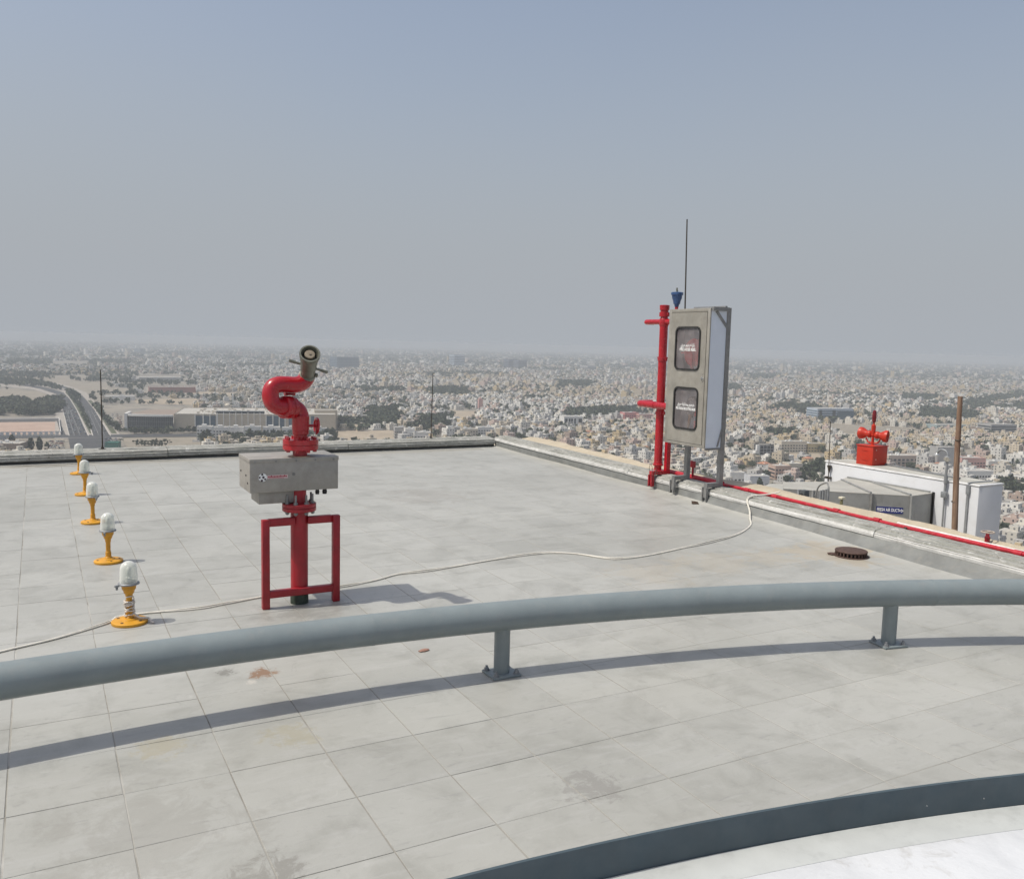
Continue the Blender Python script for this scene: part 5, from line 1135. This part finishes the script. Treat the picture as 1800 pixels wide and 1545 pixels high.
simple('apartment_block', 'white arcaded block right of the pole', 1737, 1778, 823, 812, 18, WHITEB, WINM, 3.6, .5, 9)
simple('apartment_block', 'long white villa row with small windows behind the shaft', 1690, 1745, 847, 829, 20, WHITEB, WINM, 3.6, .45, 11, 4)
simple('stair_tower', 'blank grey concrete tower behind the swan-neck lamp', 1646, 1678, 825, 787, 14, GREYB, cl=0)
simple('apartment_block', 'brownish villa with tall windows right of the siren box', 1561, 1613, 823, 802, 22, tint('brownish_pink', (.45, .36, .30)), WINM, 3.6, .6, 7, 3)
simple('apartment_block', 'ochre block with balconies left of the rod on the shaft', 1420, 1451, 795, 781, 18, tint('ochre_render', (.50, .40, .22)), WINM, 3.4, .4, 6, 3)
simple('apartment_block', 'cream long terrace block in the dense quarter', 1373, 1417, 795, 777, 18, CREAMB, WINM, 3.4, .4, 9, 3)
simple('villa', 'white corner villa low beside the right leg of the cabinet', 1283, 1310, 847, 832, 14, WHITEB, WINM, 4, .4, 4, 1)
simple('villa', 'pale grey villa with dark windows beyond the parapet pipe', 1318, 1352, 856, 838, 14, tint('pale_grey_render', (.52, .53, .55)), WINM, 4.4, .4, 4, 1)
simple('villa', 'salmon villa with a square tower beyond the parapet', 1362, 1390, 842, 820, 16, tint('salmon_render', (.48, .34, .27)), WINM, 3.6, .4, 5, 1)
simple('villa', 'sand villa with a square roof room near the air duct', 1386, 1410, 838, 816, 15, CREAMB, WINM, 3.6, .4, 4, 1)
t, L, h = block('minaret', 'pink square minaret tower among trees in the middle distance', 841, 848, 724, 702, 6, PINKB, 'minaret'); MB().lathe((L/2, 3, h+.2), (0, 0, 1), [(0, 2), (2, 1.8), (5, .2)], 10).build('cap', PINKB, t, loc=(0, 0, 0))
t, L, h = block('minaret', 'slender pale minaret behind the mall roof', 408, 411, 718, 695, 4, WHITEB, 'minaret'); MB().lathe((L/2, 2, h+.2), (0, 0, 1), [(0, 1.2), (2, 1), (5, .2)], 10).build('cap', WHITEB, t, loc=(0, 0, 0))
t, L, h = block('mosque', 'small mosque with a pale dome behind the mall roof', 394, 407, 721, 714, 18, CREAMB, 'mosque'); MB().lathe((L/2, 8, h+.16), (0, 0, 1), [(5*math.sin(a)*.9, 5*math.cos(a)) for a in np.linspace(0, 1.5, 9)], 20).build('dome', CREAMB, t, loc=(0, 0, 0), smooth=60)
for k, (x0, x1, yb, yt) in enumerate([(694, 712, 771, 752), (712, 729, 774, 755), (728, 759, 775, 761), (787, 812, 768, 752), (812, 840, 770, 755), (840, 868, 768, 752)]):
    simple('apartment_block', ['pale grey end block beside the tan lot', 'stepped white block second from the tan lot', 'long white block at the roof edge left of the thin rod', 'pale block right of the thin rod, first of three', 'pale block in the middle of three right of the thin rod', 'pale block nearest the roof corner'][k], x0, x1, yb, yt, 18, [GREYB, WHITEB, WHITEB, GREYB, CREAMB, WHITEB][k], WINM, 3.4, .4, 6, 3)
wallt = MB(); p, q = G(-60, 766.5), G(107, 764)
for k in range(17):
    a, b = p+(q-p)*(k/17), p+(q-p)*((k+.62)/17); wallt.bar((a[0], a[1], GZ+1.9), (b[0], b[1], GZ+1.9), .5, 5.0)
a, b = G(107, 764), G(103.5, 738); wallt.bar((a[0], a[1], GZ+1.6), (b[0], b[1], GZ+1.6), .6, 4.2); wallt.bar((p[0], p[1], GZ+3.9), (q[0], q[1], GZ+3.9), .55, 1.0)
tag(wallt.build('compound_wall', WHITEB, smooth=0), 'white compound wall with openings round the pinkish lot beside the highway', 'wall')
wl2 = MB(); p, q = G(-60, 741.5), G(103, 739.5); wl2.bar((p[0], p[1], GZ+1.6), (q[0], q[1], GZ+1.6), 8, 4.5); tag(wl2.build('compound_shed', GREYB, smooth=0), 'long grey shed along the far side of the pinkish lot', 'shed')
GREENR = flat('green_canopy', (.045, .17, .13), .5); st_, L, h = block('fuel_station', 'green-roofed filling station canopy just beyond the roof edge rod', 184, 208, 789, 779, 14, GREENR, 'canopy', roof=GREENR)
simple('apartment_block', 'brown low building at the left picture edge behind the rear parapet', -20, 36, 799, 781, 30, BROWNB, WINM, 3.6, .45, 9, 5)

# ---- ordinary houses on a jittered street grid, and trees between them
T_MASS = [[(70, 705), (104, 702), (105, 729), (60, 731)], [(10, 706), (40, 704), (62, 722), (60, 731), (-40, 731), (-40, 712)], [(-40, 664), (60, 671), (106, 683), (106, 690), (62, 681), (-40, 673)],
 [(12, 634), (232, 635), (232, 642), (12, 643)], [(632, 683), (706, 684), (706, 692), (632, 691)], [(755, 684), (827, 684), (827, 699), (755, 699)], [(647, 722), (700, 720), (700, 751), (650, 752)], [(735, 738), (786, 736), (786, 760), (735, 758)], [(992, 724), (1117, 720), (1117, 733), (992, 737)], [(980, 671), (1042, 672), (1042, 682), (980, 681)],
 [(1352, 763), (1395, 764), (1395, 772), (1352, 772)], [(1408, 824), (1445, 822), (1449, 846), (1412, 846)], [(1368, 713), (1437, 714), (1437, 725), (1368, 724)], [(1280, 678), (1303, 679), (1303, 691), (1280, 691)], [(1588, 695), (1650, 697), (1650, 707), (1588, 706)], [(1617, 720), (1716, 724), (1716, 742), (1617, 741)], [(1763, 855), (1840, 860), (1840, 878), (1763, 874)], [(1700, 707), (1800, 690), (1800, 699), (1705, 718)],
 [(1440, 732), (1470, 733), (1470, 743), (1440, 742)], [(560, 742), (650, 745), (690, 752), (560, 755)], [(350, 775), (450, 772), (600, 768), (600, 773), (350, 784)]]
CLEAR = [pl for _, pl in FIELDS]+[[(90, 775), (92, 722), (90, 700), (60, 686), (-60, 676), (-60, 664), (40, 665), (124, 677), (156, 690), (170, 704), (188, 722), (225, 775)]]+[[(160, 712), (345, 712), (345, 760), (215, 765)], [(-80, 760), (480, 758), (480, 772), (-80, 776)], [(-60, 704), (100, 704), (106, 744), (-60, 744)], [(100, 768), (250, 766), (250, 810), (100, 810)]]
hs_list, tr_list = [], []
def district(r0, r1, cell, seed):
    q = np.random.RandomState(seed); n_ = int(r1/cell)+2
    ii, jj = np.meshgrid(np.arange(-n_, n_+1), np.arange(-n_, n_+1)); ii, jj = ii.ravel(), jj.ravel()
    a0 = R(14); gx = ii*cell+(ii//3)*cell*.45; gy = jj*cell+(jj//5)*cell*.5
    th = a0; x, y = gx*math.cos(th)-gy*math.sin(th), gx*math.sin(th)+gy*math.cos(th)
    # districts turn their grid a little
    blk = np.floor(x/760)*13+np.floor(y/760)*7; rot = a0+R(18)*np.sin(blk*1.7); x = x+q.uniform(-.13, .13, x.size)*cell; y = y+q.uniform(-.13, .13, x.size)*cell
    px, py, dz = proj_np(x, y); d = np.hypot(x, y)
    k = (dz > 50) & (d >= r0) & (d < r1) & (px > -150) & (px < 1950) & (py < yline(px)+90)
    return x[k], y[k], px[k], py[k], d[k], rot[k], q
HALF = [((-60, 655, 340, 735), .08), ((340, 690, 640, 712), .45), ((-60, 636, 600, 656), .45), ((540, 690, 720, 720), .6)]
for r0, r1, cell, seed in ((300, 2100, 17, 1), (2100, 5000, 21, 2), (5000, 13000, 37, 3)):
    x, y, px, py, d, rot, q = district(r0, r1, cell, seed); n_ = x.size
    clear = np.zeros(n_, bool); g2 = np.sin(x*.0042+2*np.sin(y*.0027))+np.sin(y*.0049+1.7*np.sin(x*.0033)); mass = (g2 > 1.66) & (d > 2000) & (q.rand(n_) < .6)
    for pl in CLEAR: clear |= inside(pl, px, py)
    for (a, b, c, e) in LAND: clear |= (px > a) & (px < b) & (py > c) & (py < e)
    for pl in T_MASS: mass |= inside(pl, px, py)
    lowf = .5+.5*np.sin(x*.0061+1.3*np.sin(y*.0043))*np.sin(y*.0071+1.1*np.sin(x*.0037))
    keep = .84-.50*(lowf > .74)
    for (a, b, c, e), f in HALF: keep = np.where((px > a) & (px < c) & (py > b) & (py < e), f, keep)
    u = q.rand(n_); hm = ~clear & ~mass & (u < keep)
    tone = (px-900)/900*.7+np.sin(x*.0052+.7)+np.sin(y*.006+2)+q.randn(n_)*.9
    for i in np.nonzero(hm)[0]: hs_list.append((d[i], x[i], y[i], px[i], py[i], rot[i]+math.pi/2*q.randint(4), tone[i], q.randint(1 << 16), cell))
    tm = mass & ~((px > 90) & (px < 160) & (py < 668))
    for i in np.nonzero(tm)[0]:
        for _ in range(5 if cell < 18 else 2): tr_list.append((d[i], x[i]+q.uniform(-.5, .5)*cell, y[i]+q.uniform(-.5, .5)*cell, q.randint(1 << 16), 1.25 if cell < 22 else 2.0))
    sm = ~clear & ~hm & ~mass & (q.rand(n_) < .60) | (hm & (q.rand(n_) < (.70 if cell < 22 else .55)))
    for i in np.nonzero(sm)[0]:
        a_ = q.uniform(0, math.tau); o_ = cell*.52; tr_list.append((d[i], x[i]+o_*math.cos(a_), y[i]+o_*math.sin(a_), q.randint(1 << 16), 1.0 if cell < 22 else 1.6))
# lines of trees the photograph shows singly: roadside, median, the three beside the junction
for (a, b, n_, s) in (((135, 706), (160, 756), 50, .42), ((138, 706), (157, 746), 44, .42), ((118, 690), (146, 722), 40, .5), ((122, 690), (138, 704), 24, 1.2), ((168, 716), (204, 758), 22, 1.0), ((232, 762), (345, 760), 22, .8), ((0, 660.5), (122, 660), 30, .8), ((150, 661), (225, 664), 20, .8), ((44, 794), (90, 793), 3, 1.55), ((230, 778), (300, 779), 26, .45), ((240, 783), (290, 784), 20, .5), ((205, 757), (300, 763), 24, .6), ((560, 752), (690, 754), 18, .8), ((300, 700), (420, 701), 14, .7), ((170, 690), (215, 694), 9, .8), ((20, 785), (26, 784), 2, 1.0), ((205, 788), (210, 782), 3, 1.3)):
    p, q_ = G(*a), G(*b)
    for k in range(n_):
        w = p+(q_-p)*((k+.5)/n_); tr_list.append((float(np.hypot(w[0], w[1])), w[0]+rs.uniform(-2, 2), w[1]+rs.uniform(-2, 2), rs.randint(1 << 16), s*rs.uniform(.8, 1.2)))
def visible(px, py):
    y = yline(np.array([px]))[0]
    return 2 < px < 1798 and py < y-3 and not (1172 < px < 1282 and py < 850) and not (440 < px < 600 and py > 690 and py < 770 and 462 < px < 560) and not (px > 1446 and px < 1765 and py > 812+.12*(px-1446)) and not (px > 1385 and px < 1450 and py > 845)
def area(px, py):
    if px < 230: return 'left of the mall beside the highway'
    if px < 470: return 'between the highway and the fire monitor'
    if px < 700: return 'just right of the fire monitor'
    if px < 880: return 'around the thin rod on the rear parapet'
    if px < 1130: return 'between the roof corner and the red standpipe'
    if px < 1175: return 'right behind the red standpipe'
    if px < 1460: return 'between the hose cabinet and the white shaft'
    if px < 1690: return 'behind the orange-red siren'
    return 'right of the wooden pole'
def band(d): return 'nearest roofs' if d < 930 else 'second belt of roofs' if d < 800 else 'middle belt of roofs' if d < 1000 else 'farther belt of roofs'
TAKEN = {}
def where(px, py):
    """the landmark nearest in view and the side of it the thing stands on"""
    k = min(MARK, key=lambda m_: abs(m_[0]-px)+2.2*abs(m_[1]-py)); dx, dy = px-k[0], py-k[1]
    r = ('just ' if abs(dx)+abs(dy) < 14 else '')+(('right of' if dx > 0 else 'left of') if abs(dx) > 2.0*abs(dy) else ('below' if dy > 0 else 'beyond'))
    return f'{r} the {k[2]}'
def single(lab):
    """keeps a label to one thing where a plain word can still tell two apart"""
    for v in (lab, lab+', farther out', lab+', farther still', lab+', well apart', lab+', deeper in', lab+', behind the rest'):
        if len(v.split()) > 16: continue
        if v not in TAKEN: TAKEN[v] = 1; return v
    return lab
def pick_color(tone, seed):
    k = seed % 100
    if tone > 1.3: seq = (3, 0, 0, 4, 2, 6)
    elif tone > .2: seq = (0, 4, 6, 1, 2, 3)
    elif tone > -.9: seq = (1, 6, 4, 5, 0, 7)
    else: seq = (1, 1, 6, 5, 2, 1)
    return seq[k % 6]
hs_list.sort(key=lambda t: t[0]); tr_list.sort(key=lambda t: t[0])
used = set(); nh = 0; rest_h = []
for (d, x, y, px, py, rz, tone, seed, cell) in hs_list:
    ci = pick_color(tone, seed); cn, cc = PALETTE[ci]; j = 1+((seed >> 3) % 100/100-.5)*.24; gy_ = sum(cc)/3; cc = tuple(min(.85, (v*.95+gy_*.05)*j*.95) for v in cc)
    if nh < 240 and visible(px, py):
        ki = (seed >> 5) % 7 if (seed >> 9) % 9 else 7
        if (seed >> 5) % 7 == 6 and (seed >> 11) % 3: ki = 0
        kn, src = KINDS[ki]; o = src if ki not in used else copy_tree(src); used.add(ki)
        o.location = (x, y, GZ); o.rotation_euler.z = rz; s = .80+(seed % 37)/37*.2; o.scale = (s, s, s*(.9+(seed % 11)/11*.25))
        for c in o.children: c.color = (*cc, 1)
        o['label'] = single(f'{cn} {kn} {where(px, py)}'); o['group'] = f'{cn} houses {area(px, py)}'; nh += 1
    else: rest_h.append((d, x, y, rz, cc, seed, cell))
for i, (kn, src) in enumerate(KINDS):
    if i not in used:
        for c in list(src.children): bpy.data.objects.remove(c)
        bpy.data.objects.remove(src)
# everything farther: one mass of houses with their real sizes
def mass_mesh(name, verts, faces, cols, mat):
    me = bpy.data.meshes.new(name); V = np.concatenate(verts).astype(np.float32); F = np.concatenate(faces).astype(np.int32)
    k = F.shape[1]; me.vertices.add(len(V)); me.vertices.foreach_set('co', V.ravel()); me.loops.add(F.size); me.loops.foreach_set('vertex_index', F.ravel())
    me.polygons.add(len(F)); me.polygons.foreach_set('loop_start', np.arange(0, F.size, k, dtype=np.int32)); me.polygons.foreach_set('loop_total', np.full(len(F), k, np.int32))
    at = me.attributes.new('tint', 'FLOAT_COLOR', 'FACE'); at.data.foreach_set('color', np.concatenate(cols).astype(np.float32).ravel())
    me.update(calc_edges=True); me.validate(); me.shade_flat(); me.materials.append(mat); return link(name, me)
_U = np.array([[x, y, z] for z in (0, 1) for y in (-.5, .5) for x in (-.5, .5)], float); _Q = np.array([[4, 5, 7, 6], [0, 1, 5, 4], [3, 2, 6, 7], [2, 0, 4, 6], [1, 3, 7, 5]])
bv, bf, bc = [], [], []; cnt = 0
def put(cx, cy, z0, w, dd, hh, rz, col):
    global cnt
    v = _U*[w, dd, hh]; c, s = math.cos(rz), math.sin(rz); bv.append(np.stack([cx+v[:, 0]*c-v[:, 1]*s, cy+v[:, 0]*s+v[:, 1]*c, GZ+z0+v[:, 2]], 1)); bf.append(_Q+cnt); cnt += 8
    bc.append(np.tile([*col, 1.0], (5, 1)))
hr = np.random.RandomState(5)
for (d, x, y, rz, cc, seed, cell) in rest_h:
    sc_ = cell/17; w, dd = hr.uniform(.56, .92)*cell, hr.uniform(.5, .8)*cell
    hh = hr.choice([6.5, 7.2, 8, 10, 10.5], p=[.2, .3, .25, .15, .1])
    if d > 2100: hh *= .82
    if d > 2100 and hr.rand() < .05: hh = hr.uniform(12, 20)
    if d > 5000: hh = hh*1.05
    if d > 5000 and hr.rand() < .018: hh = hr.uniform(20, 38); w *= .75; dd *= .75
    put(x, y, -.5, w, dd, hh, rz, cc)
    if d < 4600:
        c, s = math.cos(rz), math.sin(rz); ox, oy = hr.uniform(-.22, .22)*w, hr.uniform(-.22, .22)*dd
        put(x+ox*c-oy*s, y+ox*s+oy*c, hh-.6, w*hr.uniform(.25, .5), dd*hr.uniform(.3, .5), hr.uniform(2.6, 4.0), rz, cc)
        if hr.rand() < .5:
            ox = (w*.5+cell*.09)*hr.choice([-1, 1]); put(x+ox*c, y+ox*s, -.5, cell*.2, dd*hr.uniform(.4, .9), hh*hr.uniform(.4, .65), rz, cc)
        if d < 2600 and hr.rand() < .7:
            oy = dd*.5+cell*.12; put(x-oy*s, y+oy*c, -.5, w*1.1, .4, 2.6, rz, cc); put(x+oy*s, y-oy*c, -.5, w*1.1, .4, 2.6, rz, cc)
fh = mass_mesh('far_houses', bv, bf, bc, BULK); fh['kind'] = 'stuff'; fh['label'] = 'dense mass of small pale houses spreading to the hazy horizon'; fh['category'] = 'houses'
# trees: the nearest singly, the rest as one mass
nt = 0; usedt = set(); tv, tf_, tc_ = [], [], []; tcnt = 0
crowns = []
for sd_ in range(6):
    c = crown_mb(3.1, 2.2, 3.4, 18, 40+sd_, 1.9); crowns.append((np.array(c.v), np.array(c.f)))
far_c = []
for sd_ in range(4):
    c = crown_mb(3.6, 2.4, 3.0, 9, 60+sd_, 2.8); far_c.append((np.array(c.v), np.array(c.f)))
for (d, x, y, seed, s) in tr_list:
    px, py, dz = project((x, y, GZ))
    s *= .8+.5*((seed % 97)/97)
    if nt < 260 and visible(px, py):
        k = (seed >> 4) % 6
        if s > .9 and px < 100 and py > 780: k = 3
        kn, src = TREES[k]; o = src if k not in usedt else copy_tree(src); usedt.add(k)
        o.location = (x, y, GZ); o.rotation_euler.z = (seed % 63)/10; o.scale = (s, s, s*(.9+(seed % 7)/20)); sz = 'small ' if s < .85 else 'large ' if s > 1.35 else ''; o['label'] = single(f'{sz}{kn} {where(px, py)}'); o['group'] = f'trees {area(px, py)}'; nt += 1
    else:
        v, f = (crowns[seed % 6] if d < 3200 else far_c[seed % 4]); a = (seed % 63)/10; c_, s_ = math.cos(a), math.sin(a); s2 = s*(1.4 if d < 3200 else 1.5)
        tv.append(np.stack([x+(v[:, 0]*c_-v[:, 1]*s_)*s2, y+(v[:, 0]*s_+v[:, 1]*c_)*s2, GZ+v[:, 2]*s2*.95], 1)); tf_.append(f+tcnt); tcnt += len(v); tc_.append(np.tile([(seed % 31)/31, 0, 0, 1], (len(f), 1)))
ft = mass_mesh('far_trees', tv, tf_, tc_, LEAFB); ft['kind'] = 'stuff'; ft['label'] = 'dark masses of trees scattered between the far houses'; ft['category'] = 'trees'
for i, (kn, src) in enumerate(TREES):
    if i not in usedt:
        for c in list(src.children): bpy.data.objects.remove(c)
        bpy.data.objects.remove(src)

# ---- cars
def carpaint():
    m, n, l, b = nmat('car_paint'); l.new(n.new('ShaderNodeObjectInfo').outputs['Color'], b.inputs['Base Color']); b.inputs['Roughness'].default_value = .25; b.inputs['Coat Weight'].default_value = .4; return m
def make_car(van):
    b = MB(); b.box(-.88, .88, -2.25, 2.25, .35, .95 if not van else 1.1, .12)
    z0 = .95 if not van else 1.1; k = [(-.8, -1.9 if van else -1.45, z0), (.8, -1.9 if van else -1.45, z0), (.8, 1.2, z0), (-.8, 1.2, z0), (-.66, -1.7 if van else -1.0, z0+.58), (.66, -1.7 if van else -1.0, z0+.58), (.66, .45, z0+.58), (-.66, .45, z0+.58)]
    b.add(k, [(0, 1, 5, 4), (1, 2, 6, 5), (2, 3, 7, 6), (3, 0, 4, 7)], 1); b.add([(x, y, z+.012) for x, y, z in k[4:]], [(0, 1, 2, 3)], 0)
    for sx in (-.86, .86):
        for sy in (-1.4, 1.4): b.cyl((sx-.09, sy, .33), (sx+.09, sy, .33), .33, 12, m=2)
    return b.mesh('car', [CARP, WINM, BLACK], 30)
CARP = carpaint(); car_me = [make_car(False), make_car(True)]
CC = [('white', (.75, .75, .74)), ('white', (.7, .7, .68)), ('silver', (.42, .43, .44)), ('grey', (.16, .165, .17)), ('black', (.02, .02, .022)), ('beige', (.4, .35, .27)), ('dark red', (.2, .02, .02)), ('blue', (.03, .06, .16))]
ORD = ['first', 'second', 'third', 'fourth', 'fifth', 'sixth', 'seventh', 'eighth', 'ninth', 'tenth', 'eleventh', 'twelfth', 'thirteenth', 'fourteenth', 'fifteenth', 'sixteenth', 'seventeenth', 'eighteenth', 'nineteenth', 'twentieth', 'last']
def car(x, y, rz, where, group):
    k = rs.randint(len(CC)); van = rs.rand() < .35; o = link('car', car_me[int(van)], loc=(x, y, GZ+.16)); o.rotation_euler.z = rz; o.color = (*CC[k][1], 1)
    tag(o, f'{CC[k][0]} {"estate car" if van else "saloon car"} {where}', 'car', group)
lanes = [((112.5, 722), (125.5, 764), 9, 'in the outer left lane'), ((119, 722), (134, 764), 17, 'in the second left lane'), ((124, 715), (143, 764), 20, 'in the third left lane'), ((131, 722), (151, 764), 17, 'beside the grass median'), ((152, 722), (169, 764), 4, 'on the right carriageway'), ((164, 722), (188, 764), 5, 'in the outer right lane'), ((108, 704), (112, 720), 4, 'where the highway bends'), ((117, 704), (121, 720), 5, 'in the bend of the highway')]
for a, b, n_, wh in lanes:
    p, q = G(*a), G(*b); dv = (q-p)[:2]; rz = math.atan2(dv[1], dv[0])-math.pi/2
    for k in range(n_):
        t = ((k+rs.uniform(.2, .8))/n_)
        if n_ > 14: t = 1-(1-t)**1.25*.98 if t > .3 else t
        w = p+(q-p)*min(t, .985); car(w[0]+rs.uniform(-.25, .25), w[1], rz, ORD[min(20, n_-1-k)]+' from the junction '+wh, 'cars on the highway left of the mall')
for (x0, y0, x1, y1, nx_, ny_, wh) in ((86, 775, 112, 790, 7, 4, 'on the dusty junction lot'), (186, 771, 205, 777, 6, 2, 'at the filling station'), (190, 728, 214, 752, 5, 7, 'by the curved mall front'), (-2, 771, 26, 779, 7, 3, 'in the left-edge lot')):
    for i in range(nx_):
        for j in range(ny_):
            if rs.rand() < .72:
                w = G(x0+(x1-x0)*(i+rs.uniform(.2, .8))/nx_, y0+(y1-y0)*(j+.5)/ny_); car(w[0], w[1], R(14)+rs.choice([0, math.pi/2])+rs.uniform(-.08, .08), f'{wh}, {ORD[j]} row {ORD[i]} from left', 'cars '+wh)

# ================================================================ HAZE
hz = MB().box(-20500, 20500, -20500, 20500, GZ-1.6, 4.2)
hm_ = bpy.data.materials.new('dust_haze'); hm_.use_nodes = True; hn = hm_.node_tree.nodes; hn.remove(hn['Principled BSDF'])
pv = hn.new('ShaderNodeVolumePrincipled'); pv.inputs['Color'].default_value = (.605, .65, .70, 1); pv.inputs['Density'].default_value = 0.0002; pv.inputs['Anisotropy'].default_value = .0
hm_.node_tree.links.new(pv.outputs[0], hn['Material Output'].inputs['Volume'])
ho = hz.build('haze', hm_, smooth=0); ho['kind'] = 'stuff'
